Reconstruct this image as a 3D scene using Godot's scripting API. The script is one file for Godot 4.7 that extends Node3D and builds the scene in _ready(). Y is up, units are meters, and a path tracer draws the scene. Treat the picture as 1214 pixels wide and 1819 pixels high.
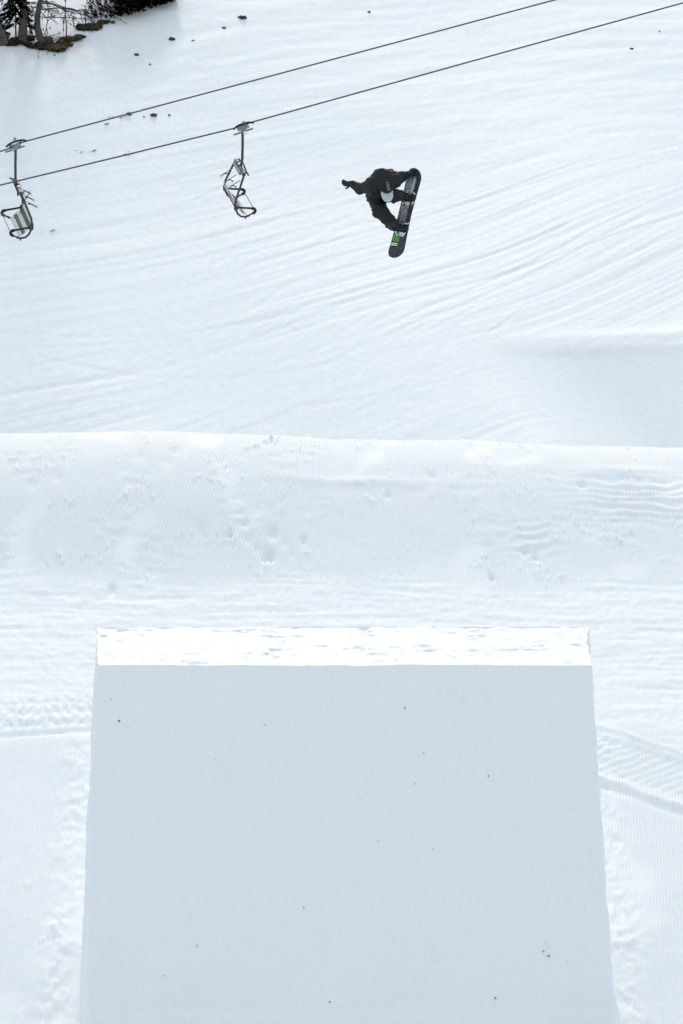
extends Node3D

# ---------------------------------------------------------------- camera constants
const PITCH := 21.0
const CAMY := 24.59
const F := 7406.0          # focal length in photograph pixels (1819 high)
var fwd := Vector3.ZERO
var upv := Vector3.ZERO
var nz := {}
var M := {}
var taken := {}

# ---------------------------------------------------------------- small helpers
func P(px: float, py: float, depth: float) -> Vector3:
	return Vector3(0, CAMY, 0) + Vector3.RIGHT * ((px - 607.0) / F * depth) + upv * (-(py - 909.5) / F * depth) + fwd * depth

func noise(key: String, sd: int, freq: float, oct: int = 1, kind: int = FastNoiseLite.TYPE_SIMPLEX_SMOOTH) -> FastNoiseLite:
	var n := FastNoiseLite.new()
	n.seed = sd
	n.frequency = freq
	n.noise_type = kind
	if oct > 1:
		n.fractal_type = FastNoiseLite.FRACTAL_FBM
		n.fractal_octaves = oct
	else:
		n.fractal_type = FastNoiseLite.FRACTAL_NONE
	nz[key] = n
	return n

func numbered(called: String) -> String:
	if not taken.has(called):
		taken[called] = 0
		return called
	taken[called] += 1
	return "%s_%03d" % [called, taken[called]]

func tag(o: Node, label: String, category: String, group: String = "", kind: String = "") -> void:
	if label: o.set_meta("label", label)
	if category: o.set_meta("category", category)
	if group: o.set_meta("group", group)
	if kind: o.set_meta("kind", kind)

func thing(called: String, label: String, category: String, at: Vector3 = Vector3.ZERO, group: String = "") -> Node3D:
	var o := Node3D.new()
	o.name = numbered(called)
	add_child(o)
	o.position = at
	tag(o, label, category, group)
	return o

func part(called: String, mesh: Mesh, mat: Material, parent: Node) -> MeshInstance3D:
	var o := MeshInstance3D.new()
	o.name = called if parent != self else numbered(called)
	o.mesh = mesh
	o.material_override = mat
	o.cast_shadow = GeometryInstance3D.SHADOW_CASTING_SETTING_ON
	parent.add_child(o, true)
	return o

func plain(c: Color, rough: float = 0.7, metal: float = 0.0) -> StandardMaterial3D:
	var m := StandardMaterial3D.new()
	m.albedo_color = c
	m.roughness = rough
	m.metallic = metal
	return m

func ramp_tex(n: FastNoiseLite, a: Color, b: Color, size: int = 512, normal: bool = false, strength: float = 4.0, stops: Array = []) -> NoiseTexture2D:
	var t := NoiseTexture2D.new()
	t.width = size
	t.height = size
	t.seamless = true
	t.noise = n
	t.generate_mipmaps = false
	if normal:
		t.as_normal_map = true
		t.bump_strength = strength
	else:
		var g := Gradient.new()
		if stops.is_empty():
			g.offsets = PackedFloat32Array([0.0, 1.0])
			g.colors = PackedColorArray([a, b])
		else:
			var off := PackedFloat32Array()
			var col := PackedColorArray()
			for s in stops:
				off.append(s[0])
				col.append(s[1])
			g.offsets = off
			g.colors = col
		t.color_ramp = g
	return t

# ---------------------------------------------------------------- mesh helpers
func st_new() -> SurfaceTool:
	var st := SurfaceTool.new()
	st.begin(Mesh.PRIMITIVE_TRIANGLES)
	return st

func tri(st: SurfaceTool, a: Vector3, b: Vector3, c: Vector3, n: Vector3) -> void:
	st.set_normal(n); st.add_vertex(a)
	st.set_normal(n); st.add_vertex(b)
	st.set_normal(n); st.add_vertex(c)

func quad(st: SurfaceTool, a: Vector3, b: Vector3, c: Vector3, d: Vector3) -> void:
	var n := (c - a).cross(b - a).normalized()
	tri(st, a, b, c, n)
	tri(st, a, c, d, n)

func tube(st: SurfaceTool, pts: Array, r0: float, r1: float = -1.0, sides: int = 8) -> void:
	if r1 < 0.0: r1 = r0
	var n := pts.size()
	var prev: Array = []
	var side := Vector3.ZERO
	for i in n:
		var p: Vector3 = pts[i]
		var t: Vector3
		if i == 0: t = pts[1] - p
		elif i == n - 1: t = p - pts[n - 2]
		else: t = (pts[i + 1] - p).normalized() + (p - pts[i - 1]).normalized()
		t = t.normalized()
		if i == 0:
			side = t.cross(Vector3.UP if absf(t.y) < 0.9 else Vector3.RIGHT).normalized()
		else:
			side = (side - t * side.dot(t)).normalized()
		var bin := t.cross(side)
		var r := lerpf(r0, r1, float(i) / float(n - 1))
		var ring: Array = []
		for k in sides:
			var a := TAU * k / sides
			var dirv := side * cos(a) + bin * sin(a)
			ring.append([p + dirv * r, dirv])
		if i > 0:
			for k in sides:
				var k2 := (k + 1) % sides
				var A = prev[k]; var B = prev[k2]; var C = ring[k2]; var E = ring[k]
				for v in [A, C, B, A, E, C]:
					st.set_normal(v[1]); st.add_vertex(v[0])
		if i == 0 or i == n - 1:
			var nn := -t if i == 0 else t
			for k in sides:
				if i == 0: tri(st, p, ring[k][0], ring[(k + 1) % sides][0], nn)
				else: tri(st, p, ring[(k + 1) % sides][0], ring[k][0], nn)
		prev = ring

func box(st: SurfaceTool, c: Vector3, s: Vector3, b: Basis = Basis.IDENTITY, ch: float = 0.0) -> void:
	# chamfered box: eight corners pulled in on the three axes
	var h := s * 0.5
	if ch <= 0.0:
		var v: Array = []
		for i in 8:
			v.append(c + b * Vector3(h.x if i & 1 else -h.x, h.y if i & 2 else -h.y, h.z if i & 4 else -h.z))
		for f in [[0, 2, 3, 1], [4, 5, 7, 6], [0, 1, 5, 4], [2, 6, 7, 3], [0, 4, 6, 2], [1, 3, 7, 5]]:
			quad(st, v[f[0]], v[f[3]], v[f[2]], v[f[1]])
		return
	var pts: Array = []
	for ax in 3:
		for sg in [-1.0, 1.0]:
			var u := (ax + 1) % 3
			var w := (ax + 2) % 3
			var ring: Array = []
			for q in [[-1, -1], [1, -1], [1, 1], [-1, 1]]:
				var p := Vector3.ZERO
				p[ax] = sg * h[ax]
				p[u] = q[0] * (h[u] - ch)
				p[w] = q[1] * (h[w] - ch)
				ring.append(c + b * p)
			if sg < 0: ring.reverse()
			quad(st, ring[0], ring[3], ring[2], ring[1])
			pts.append(ring)
	for ax in 3:      # edges
		var u := (ax + 1) % 3
		var w := (ax + 2) % 3
		for su in [-1.0, 1.0]:
			for sw in [-1.0, 1.0]:
				var p := [Vector3.ZERO, Vector3.ZERO, Vector3.ZERO, Vector3.ZERO]
				for e in 4:
					p[e][ax] = (h[ax] - ch) * (-1.0 if e == 0 or e == 3 else 1.0)
					p[e][u] = su * (h[u] if e < 2 else h[u] - ch)
					p[e][w] = sw * (h[w] - ch if e < 2 else h[w])
					p[e] = c + b * p[e]
				var mid: Vector3 = (p[0] + p[2]) * 0.5 - c
				var n: Vector3 = ((p[2] - p[0]) as Vector3).cross(p[1] - p[0]).normalized()
				if n.dot(mid) < 0: quad(st, p[3], p[2], p[1], p[0])
				else: quad(st, p[0], p[1], p[2], p[3])
	for i in 8:       # corners
		var sg := Vector3(1 if i & 1 else -1, 1 if i & 2 else -1, 1 if i & 4 else -1)
		var q := [Vector3(h.x, h.y - ch, h.z - ch) * sg, Vector3(h.x - ch, h.y, h.z - ch) * sg, Vector3(h.x - ch, h.y - ch, h.z) * sg]
		var nn := b * (sg / sqrt(3.0))
		if sg.x * sg.y * sg.z > 0.0: tri(st, c + b * q[0], c + b * q[2], c + b * q[1], nn)
		else: tri(st, c + b * q[0], c + b * q[1], c + b * q[2], nn)

func blob(st: SurfaceTool, c: Vector3, r: Vector3, sd: int, rough: float = 0.25, nu: int = 10, nv: int = 7, b: Basis = Basis.IDENTITY) -> void:
	var n: FastNoiseLite = nz["blob"]
	var rows: Array = []
	for j in nv + 1:
		var row: Array = []
		var th := PI * j / nv
		for i in nu:
			var ph := TAU * i / nu
			var d := Vector3(sin(th) * cos(ph), cos(th), sin(th) * sin(ph))
			var k := 1.0 + rough * n.get_noise_3d(d.x * 1.6 + sd * 7.3, d.y * 1.6, d.z * 1.6)
			row.append(c + b * (d * r * k))
		rows.append(row)
	for j in nv:
		for i in nu:
			var i2 := (i + 1) % nu
			quad(st, rows[j][i], rows[j + 1][i], rows[j + 1][i2], rows[j][i2])

# height-field grid: xs across, ds away from the camera (world z = -d)
func grid_mesh(xs: PackedFloat32Array, ds: PackedFloat32Array, hf: Callable) -> ArrayMesh:
	var nx := xs.size()
	var nd := ds.size()
	var verts := PackedVector3Array()
	var norms := PackedVector3Array()
	verts.resize(nx * nd)
	norms.resize(nx * nd)
	for j in nd:
		var d := ds[j]
		var o := j * nx
		for i in nx:
			var x := xs[i]
			verts[o + i] = Vector3(x, hf.call(x, d), -d)
	for j in nd:
		var j0 := maxi(j - 1, 0)
		var j1 := mini(j + 1, nd - 1)
		for i in nx:
			var i0 := maxi(i - 1, 0)
			var i1 := mini(i + 1, nx - 1)
			var a := verts[j * nx + i1] - verts[j * nx + i0]
			var b := verts[j1 * nx + i] - verts[j0 * nx + i]
			norms[j * nx + i] = a.cross(b).normalized()
	return grid_commit(verts, norms, nx, nd)

func grid_commit(verts: PackedVector3Array, norms: PackedVector3Array, nx: int, nd: int, flip: bool = false) -> ArrayMesh:
	var idx := PackedInt32Array()
	idx.resize((nx - 1) * (nd - 1) * 6)
	var q := 0
	for j in nd - 1:
		for i in nx - 1:
			var a := j * nx + i
			var b := a + 1
			var c := a + nx
			var e := c + 1
			if flip:
				idx[q] = a; idx[q + 1] = b; idx[q + 2] = c; idx[q + 3] = b; idx[q + 4] = e; idx[q + 5] = c
			else:
				idx[q] = a; idx[q + 1] = c; idx[q + 2] = b; idx[q + 3] = b; idx[q + 4] = c; idx[q + 5] = e
			q += 6
	var arr := []
	arr.resize(Mesh.ARRAY_MAX)
	arr[Mesh.ARRAY_VERTEX] = verts
	arr[Mesh.ARRAY_NORMAL] = norms
	arr[Mesh.ARRAY_INDEX] = idx
	var m := ArrayMesh.new()
	m.add_surface_from_arrays(Mesh.PRIMITIVE_TRIANGLES, arr)
	return m

# a parametric sheet: f(i, j) gives a point; normals by differences, turned towards `face`
func sheet(nx: int, nd: int, f: Callable, face: Vector3) -> ArrayMesh:
	var verts := PackedVector3Array()
	var norms := PackedVector3Array()
	verts.resize(nx * nd)
	norms.resize(nx * nd)
	for j in nd:
		for i in nx:
			verts[j * nx + i] = f.call(float(i) / (nx - 1), float(j) / (nd - 1))
	var flip := false
	for j in nd:
		for i in nx:
			var a := verts[j * nx + mini(i + 1, nx - 1)] - verts[j * nx + maxi(i - 1, 0)]
			var b := verts[mini(j + 1, nd - 1) * nx + i] - verts[maxi(j - 1, 0) * nx + i]
			var n := a.cross(b).normalized()
			if n.dot(face) < 0.0:
				n = -n
				flip = true
			norms[j * nx + i] = n
	return grid_commit(verts, norms, nx, nd, flip)

func axis_of(lo: float, hi: float, step: float, far_lo: float, far_hi: float) -> PackedFloat32Array:
	# fine steps between lo and hi, steps that grow by a third outside
	var left: Array = []
	var s := step
	var v := lo
	while v > far_lo:
		s *= 1.33
		v = maxf(v - s, far_lo)
		left.append(v)
	left.reverse()
	var out := PackedFloat32Array(left)
	var n := int(round((hi - lo) / step))
	for i in n + 1:
		out.append(lo + (hi - lo) * i / n)
	s = step
	v = hi
	while v < far_hi:
		s *= 1.33
		v = minf(v + s, far_hi)
		out.append(v)
	return out

# surface nets round tapered capsules [a, b, ra, rb]; w = fold depth, wf = fold frequency
func nets(bones: Array, cell: float, k: float, w: float = 0.0, wf: float = 8.0) -> ArrayMesh:
	var lo := Vector3(1e9, 1e9, 1e9)
	var hi := -lo
	for b in bones:
		var r: float = maxf(b[2], b[3]) + k + w + cell * 2.0
		for e in [b[0], b[1]]:
			lo = lo.min(e - Vector3.ONE * r)
			hi = hi.max(e + Vector3.ONE * r)
	var dim := ((hi - lo) / cell).ceil()
	var X := int(dim.x) + 1
	var Y := int(dim.y) + 1
	var Z := int(dim.z) + 1
	var fld := PackedFloat32Array()
	fld.resize(X * Y * Z)
	fld.fill(1.0)
	for b in bones:
		var a: Vector3 = b[0]
		var e: Vector3 = b[1]
		var ra: float = b[2]
		var rb: float = b[3]
		var ab := e - a
		var l2 := maxf(ab.length_squared(), 1e-9)
		var pad := maxf(ra, rb) + k + cell * 2.0
		var p0 := ((a.min(e) - Vector3.ONE * pad - lo) / cell).floor()
		var p1 := ((a.max(e) + Vector3.ONE * pad - lo) / cell).ceil()
		for z in range(maxi(int(p0.z), 0), mini(int(p1.z) + 1, Z)):
			for y in range(maxi(int(p0.y), 0), mini(int(p1.y) + 1, Y)):
				var base := (z * Y + y) * X
				for x in range(maxi(int(p0.x), 0), mini(int(p1.x) + 1, X)):
					var p := lo + Vector3(x, y, z) * cell
					var t := clampf((p - a).dot(ab) / l2, 0.0, 1.0)
					var dist := p.distance_to(a + ab * t) - lerpf(ra, rb, t)
					var old := fld[base + x]
					var hh := maxf(k - absf(old - dist), 0.0) / k
					fld[base + x] = minf(old, dist) - hh * hh * k * 0.25
	if w > 0.0:
		var n: FastNoiseLite = nz["fold"]
		for z in Z:
			for y in Y:
				for x in X:
					var o := (z * Y + y) * X + x
					if absf(fld[o]) < w * 2.0 + cell * 2.0:
						var p := lo + Vector3(x, y, z) * cell
						fld[o] += w * n.get_noise_3d(p.x * wf, p.y * wf * 1.4, p.z * wf)
	var ids := PackedInt32Array()
	ids.resize(X * Y * Z)
	ids.fill(-1)
	var verts := PackedVector3Array()
	var co := [0, 1, X, X + 1, X * Y, X * Y + 1, X * Y + X, X * Y + X + 1]
	var cp := [Vector3(0, 0, 0), Vector3(1, 0, 0), Vector3(0, 1, 0), Vector3(1, 1, 0), Vector3(0, 0, 1), Vector3(1, 0, 1), Vector3(0, 1, 1), Vector3(1, 1, 1)]
	var ed := [[0, 1], [2, 3], [4, 5], [6, 7], [0, 2], [1, 3], [4, 6], [5, 7], [0, 4], [1, 5], [2, 6], [3, 7]]
	for z in Z - 1:
		for y in Y - 1:
			for x in X - 1:
				var o := (z * Y + y) * X + x
				var f0 := fld[o]
				if f0 > 0.99: continue
				var mask := 0
				for c in 8:
					if fld[o + co[c]] < 0.0: mask |= 1 << c
				if mask == 0 or mask == 255: continue
				var s := Vector3.ZERO
				var cnt := 0
				for g in ed:
					var v0 := fld[o + co[g[0]]]
					var v1 := fld[o + co[g[1]]]
					if (v0 < 0.0) != (v1 < 0.0):
						s += (cp[g[0]] as Vector3).lerp(cp[g[1]], v0 / (v0 - v1))
						cnt += 1
				ids[o] = verts.size()
				verts.append(lo + (Vector3(x, y, z) + s / cnt) * cell)
	var idx := PackedInt32Array()
	var dx := [1, X, X * Y]
	for z in range(1, Z - 1):
		for y in range(1, Y - 1):
			for x in range(1, X - 1):
				var o := (z * Y + y) * X + x
				var v0 := fld[o]
				for ax in 3:
					var v1 := fld[o + dx[ax]]
					if (v0 < 0.0) == (v1 < 0.0): continue
					var u: int = dx[(ax + 1) % 3]
					var v: int = dx[(ax + 2) % 3]
					var q := [ids[o], ids[o - u], ids[o - u - v], ids[o - v]]
					if q.min() < 0: continue
					if v0 < 0.0:
						for g in [0, 2, 1, 0, 3, 2]: idx.append(q[g])
					else:
						for g in [0, 1, 2, 0, 2, 3]: idx.append(q[g])
	var norms := PackedVector3Array()
	norms.resize(verts.size())
	for t in range(0, idx.size(), 3):
		var fn := (verts[idx[t + 2]] - verts[idx[t]]).cross(verts[idx[t + 1]] - verts[idx[t]])
		for g in 3: norms[idx[t + g]] += fn
	for i in norms.size(): norms[i] = norms[i].normalized()
	var arr := []
	arr.resize(Mesh.ARRAY_MAX)
	arr[Mesh.ARRAY_VERTEX] = verts
	arr[Mesh.ARRAY_NORMAL] = norms
	arr[Mesh.ARRAY_INDEX] = idx
	var m := ArrayMesh.new()
	m.add_surface_from_arrays(Mesh.PRIMITIVE_TRIANGLES, arr)
	return m

# ---------------------------------------------------------------- terrain shape
var prof := PackedVector2Array([Vector2(-400, 46), Vector2(-120, 14), Vector2(-20, -2.0), Vector2(20, -4.6), Vector2(38, -4.0), Vector2(47, -2.95), Vector2(58, -1.58), Vector2(61, -1.27),
	Vector2(63, -1.03), Vector2(64.2, -0.80), Vector2(65.2, -0.56), Vector2(66.0, -0.38), Vector2(66.8, -0.26), Vector2(67.6, -0.22), Vector2(68.4, -0.32), Vector2(69.6, -0.8), Vector2(80, -6.4), Vector2(100, -17.0), Vector2(118, -25.5), Vector2(150, -33)])

func profile(d: float) -> float:
	var n := prof.size()
	if d <= prof[0].x: return prof[0].y
	if d >= prof[n - 1].x: return prof[n - 1].y
	var i := 0
	while prof[i + 1].x < d: i += 1
	var a := prof[i]
	var b := prof[i + 1]
	var h := b.x - a.x
	var s := (b.y - a.y) / h
	var m0 := s
	var m1 := s
	if i > 0: m0 = (s + (a.y - prof[i - 1].y) / (a.x - prof[i - 1].x)) * 0.5
	if i < n - 2: m1 = (s + (prof[i + 2].y - b.y) / (prof[i + 2].x - b.x)) * 0.5
	var t := (d - a.x) / h
	var t2 := t * t
	var t3 := t2 * t
	return (2 * t3 - 3 * t2 + 1) * a.y + (t3 - 2 * t2 + t) * h * m0 + (3 * t2 - 2 * t3) * b.y + (t3 - t2) * h * m1

# height of the crest line across the picture, in metres
var crest := PackedVector2Array([Vector2(-60, 0.12), Vector2(-7, 0.09), Vector2(-5.9, 0.10), Vector2(-3.2, 0.135), Vector2(-1.2, 0.07), Vector2(0.0, -0.01), Vector2(1.3, -0.025), Vector2(2.3, -0.025), Vector2(3.1, -0.085), Vector2(4.2, -0.135), Vector2(6, -0.17), Vector2(60, -0.2)])

func crest_at(x: float) -> float:
	var i := 0
	if x <= crest[0].x: return crest[0].y
	while i < crest.size() - 2 and crest[i + 1].x < x: i += 1
	return lerpf(crest[i].y, crest[i + 1].y, smoothstep(0, 1, clampf((x - crest[i].x) / (crest[i + 1].x - crest[i].x), 0, 1)))

func near_base(x: float, d: float) -> float:
	var y := profile(d)
	if d > 60.0 and d < 90.0: y += crest_at(x) * smoothstep(62.0, 67.0, d) * (1.0 - smoothstep(72.0, 90.0, d))
	return y

func hill_base(x: float, d: float) -> float:
	var xc := clampf(x, -26.0, 26.0)
	var y := -27.0 + (d - 141.0) * (0.185 - 0.0052 * xc) + 0.05 * xc
	var o := maxf(d - 195.0, 0.0)
	return y + o * o * 0.00012

func on_surface(px: float, py: float, hf: Callable, near: float, far: float) -> Vector3:
	var a := near
	var b := far
	var t := near
	while t < far:
		var p := P(px, py, t)
		if p.y < hf.call(p.x, -p.z):
			b = t
			break
		a = t
		t += (far - near) / 120.0
	for i in 24:
		var m := (a + b) * 0.5
		var p := P(px, py, m)
		if p.y < hf.call(p.x, -p.z): b = m
		else: a = m
	return P(px, py, b)

# kicker
const LIP_D := 50.6
const LIP_Y := 3.0
const ARC_R := 26.4
const ARC_A := 38.0
func face_y(d: float) -> float:
	var d0 := LIP_D - ARC_R * sin(deg_to_rad(ARC_A))
	var y0 := LIP_Y - ARC_R * (1.0 - cos(deg_to_rad(ARC_A)))
	var t := maxf(d - d0, 0.0)
	return y0 + ARC_R - sqrt(ARC_R * ARC_R - t * t)

func edge_x(d: float, s: float) -> float:
	var n: FastNoiseLite = nz["edge"]
	var k := (LIP_D - d) / 5.0
	var x := (-3.23 + 0.07 * k) if s < 0.0 else (3.29 + 0.12 * k)
	if d > LIP_D: x = -3.23 - 0.045 * (d - LIP_D) if s < 0.0 else 3.29 + 0.04 * (d - LIP_D)
	return x + 0.035 * n.get_noise_2d(d * 1.0, s * 50.0) + 0.03 * n.get_noise_2d(d * 7.0, s * 90.0)

# [x0, d0, slope, bend, from x, to x]
var tracks: Array = [[0.0, 152.0, 0.55, 0.02, -12.0, 9.0], [2.0, 149.0, 0.9, 0.015, -6.0, 12.0], [-4.0, 150.0, 0.25, 0.02, -17.0, 5.0], [6.0, 154.0, 0.7, 0.012, -3.0, 17.0], [-8.0, 155.5, 0.42, 0.015, -17.0, 2.0],
	[5.0, 160.5, 0.8, 0.01, -6.0, 17.0], [9.0, 157.0, 1.1, 0.01, 2.0, 17.0], [-2.0, 146.5, 0.15, 0.03, -13.0, 6.0], [3.0, 145.0, 0.45, 0.05, -2.0, 7.0], [-10.0, 162.0, 0.35, 0.01, -17.0, 0.0], [1.0, 166.0, 0.9, 0.0, -6.0, 10.0], [4.0, 147.0, 1.3, 0.06, 0.0, 7.0], [10.0, 164.0, 0.75, 0.012, 1.0, 17.0], [-6.0, 147.5, 0.5, 0.02, -14.0, 3.0]]
var pits: Array = []      # [x, d, radius, depth]

func gauss(a: float, w: float) -> float:
	a /= w
	return exp(-a * a)

func ridge(n: FastNoiseLite, x: float, y: float) -> float:
	return 1.0 - absf(n.get_noise_2d(x, y)) * 2.0

func near_height(x: float, d: float) -> float:
	var y := near_base(x, d)
	if d < 44.0 or d > 71.0 or absf(x) > 8.0:
		return y + 0.1 * (nz["broad"] as FastNoiseLite).get_noise_2d(x * 0.3, d * 0.3) * smoothstep(0, 12, absf(d - 57.0) - 13.0)
	if absf(x) < 2.6 and d < 58.0: return y
	var fine: FastNoiseLite = nz["fine"]
	var med: FastNoiseLite = nz["med"]
	var wear := med.get_noise_2d(x * 0.55 + 40.0, d * 0.35)
	y += 0.009 * med.get_noise_2d(x * 0.7, d * 0.7)
	y += 0.004 * fine.get_noise_2d(x * 7.0, d * 5.0)
	var slope := smoothstep(62.9, 63.8, d + 0.5 * med.get_noise_2d(x * 0.35, 3.0))
	var front := 1.0 - smoothstep(57.6, 59.0, d + 0.5 * med.get_noise_2d(x * 0.5, 9.0))
	var cross := maxf(0.0, 1.0 - slope - front)
	# machine-groomed ribs
	if slope > 0.0:
		var kk := 0.0
		var lane := 0.0
		var xl := x - 0.13 * (d - 66.0)
		var xr := x + 0.22 * (d - 66.0)
		if xl < -0.95:
			kk = 0.13; lane = absf(xl + 0.95)
		elif xr > 2.75:
			kk = -0.22; lane = absf(xr - 2.75)
		else:
			lane = minf(absf(xl + 0.95), absf(xr - 2.75))
		var bend := 0.02 * med.get_noise_2d(x * 0.3, d * 0.5)
		var ph := (x - kk * (d - 66.0) + bend) / 0.052
		var amp := 0.0075 * smoothstep(-0.62, -0.3, wear) * slope
		y += amp * sin(ph * TAU)
		y += 0.022 * gauss(lane, 0.07) * slope * (0.6 + 0.8 * fine.get_noise_2d(x * 4.0, d * 2.0))
		# scuffed places where the ribs are broken up
		var rough := smoothstep(0.12, 0.42, med.get_noise_2d(x * 0.5 - 11.0, d * 0.55 + 5.0))
		y += rough * 0.018 * fine.get_noise_2d(x * 1.6, d * 3.6) * slope
		# clods thrown up where the ribs are broken
		var cl := fine.get_noise_2d(x * 5.0 + 3.0, d * 3.2)
		if cl > 0.22: y += (cl - 0.22) * 0.055 * smoothstep(0.05, 0.35, med.get_noise_2d(x * 0.6 + 21.0, d * 0.8 + 2.0)) * slope
		# ripples cut across the fall line on the right
		var rp := gauss(x - 5.2, 1.35) * gauss(d - 66.0, 0.75)
		if rp > 0.02:
			y += rp * 0.018 * sin((d + 0.05 * x + 0.16 * med.get_noise_2d(x * 0.9, d * 1.4)) * TAU / 0.24)
		var rp2 := gauss(x - 3.15, 0.45) * gauss(d - 64.7, 0.55)
		if rp2 > 0.02:
			y += rp2 * 0.016 * sin((d - 0.25 * x + 0.2 * med.get_noise_2d(x * 1.2, d * 0.9)) * TAU / 0.26)
		# low wind lips below the crest
		y += 0.035 * gauss(d - 66.35 - 0.08 * med.get_noise_2d(x * 0.6, 1.0), 0.16) * gauss(x - 0.2, 1.2)
		y += 0.045 * gauss(d - 67.0, 0.2) * gauss(x - 4.9, 0.8)
	if cross > 0.0:
		# ski and vehicle tracks that run across the trough
		var dd := d + 0.045 * x * (1.0 if x > 0.0 else 0.2) + 0.12 * med.get_noise_2d(x * 0.22, d * 0.2)
		y += cross * 0.009 * ridge(med, x * 0.16 + 30.0, dd * 3.4)
		y += cross * 0.009 * ridge(fine, x * 0.30, dd * 2.6)
		y += cross * (0.009 * fine.get_noise_2d(x * 1.4, d * 2.2) + 0.007 * fine.get_noise_2d(x * 4.5, d * 4.5))
	# tread of a tracked vehicle: right band, left band
	var tr := d - (58.05 - 0.55 * (x - 3.7) - 0.05 * (x - 3.7) * (x - 3.7))
	if x > 2.9 and absf(tr) < 1.4:
		var m := smoothstep(0.62, 0.48, absf(tr))
		y += m * 0.010 * sin((x - 0.75 * tr + 0.05 * med.get_noise_2d(x * 2.0, d * 2.0)) * TAU / 0.155)
		y -= m * 0.02
		var jag := 0.5 + 0.9 * absf(fine.get_noise_2d(x * 2.0, d * 1.0))
		var wv := 0.10 * fine.get_noise_2d(x * 1.1, 4.0)
		y += 0.040 * jag * gauss(tr + 0.80 + wv, 0.10) - 0.022 * gauss(tr + 1.0 + wv, 0.09)
		y += 0.032 * jag * gauss(tr - 0.82 + wv, 0.07)
	var tl := d - 59.6 - 0.10 * x + 0.05 * med.get_noise_2d(x, 2.0)
	if x < -2.9 and absf(tl) < 1.0:
		var m2 := smoothstep(0.5, 0.36, absf(tl))
		y += m2 * (0.022 * sin((x + 0.06 * med.get_noise_2d(x * 2.0, d * 3.0)) * TAU / 0.17) * (0.5 + 0.5 * sin(tl * 17.0)) + 0.02 * fine.get_noise_2d(x * 2.0, d * 4.0))
		y -= 0.03 * gauss(tl + 0.62, 0.06)
	if front > 0.0:
		var ax := absf(x)
		var ph2 := (x + 0.018 * med.get_noise_2d(x * 0.3, d * 0.25)) / 0.046 if x < 0.0 else (x - 0.035 * (d - 50.0) * 1.0) / 0.046
		var worn := smoothstep(-0.6, -0.2, wear) * smoothstep(3.7, 4.3, ax + 0.3 * med.get_noise_2d(3.0, d * 0.4))
		y += front * 0.0075 * worn * sin(ph2 * TAU)
		# lumps of raked snow along the foot of the kicker
		var foot := gauss(ax - 3.95 - 0.12 * med.get_noise_2d(x * 0.2, d * 0.5), 0.28)
		y += front * foot * (0.022 * fine.get_noise_2d(x * 1.6, d * 1.3) + 0.026 * fine.get_noise_2d(x * 4.2, d * 3.0) + 0.02)
		var clod := fine.get_noise_2d(x * 1.3 + 70.0, d * 1.0)
		if clod > 0.5: y += (clod - 0.5) * 0.10
	for p in pits:
		var ddx: float = x - p[0]
		var ddd: float = d - p[1]
		if absf(ddx) < p[2] * 3.0 and absf(ddd) < p[2] * 5.0:
			var g := exp(-(ddx * ddx + ddd * ddd * 0.3) / (p[2] * p[2]))
			y -= p[3] * g
	return y

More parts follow.
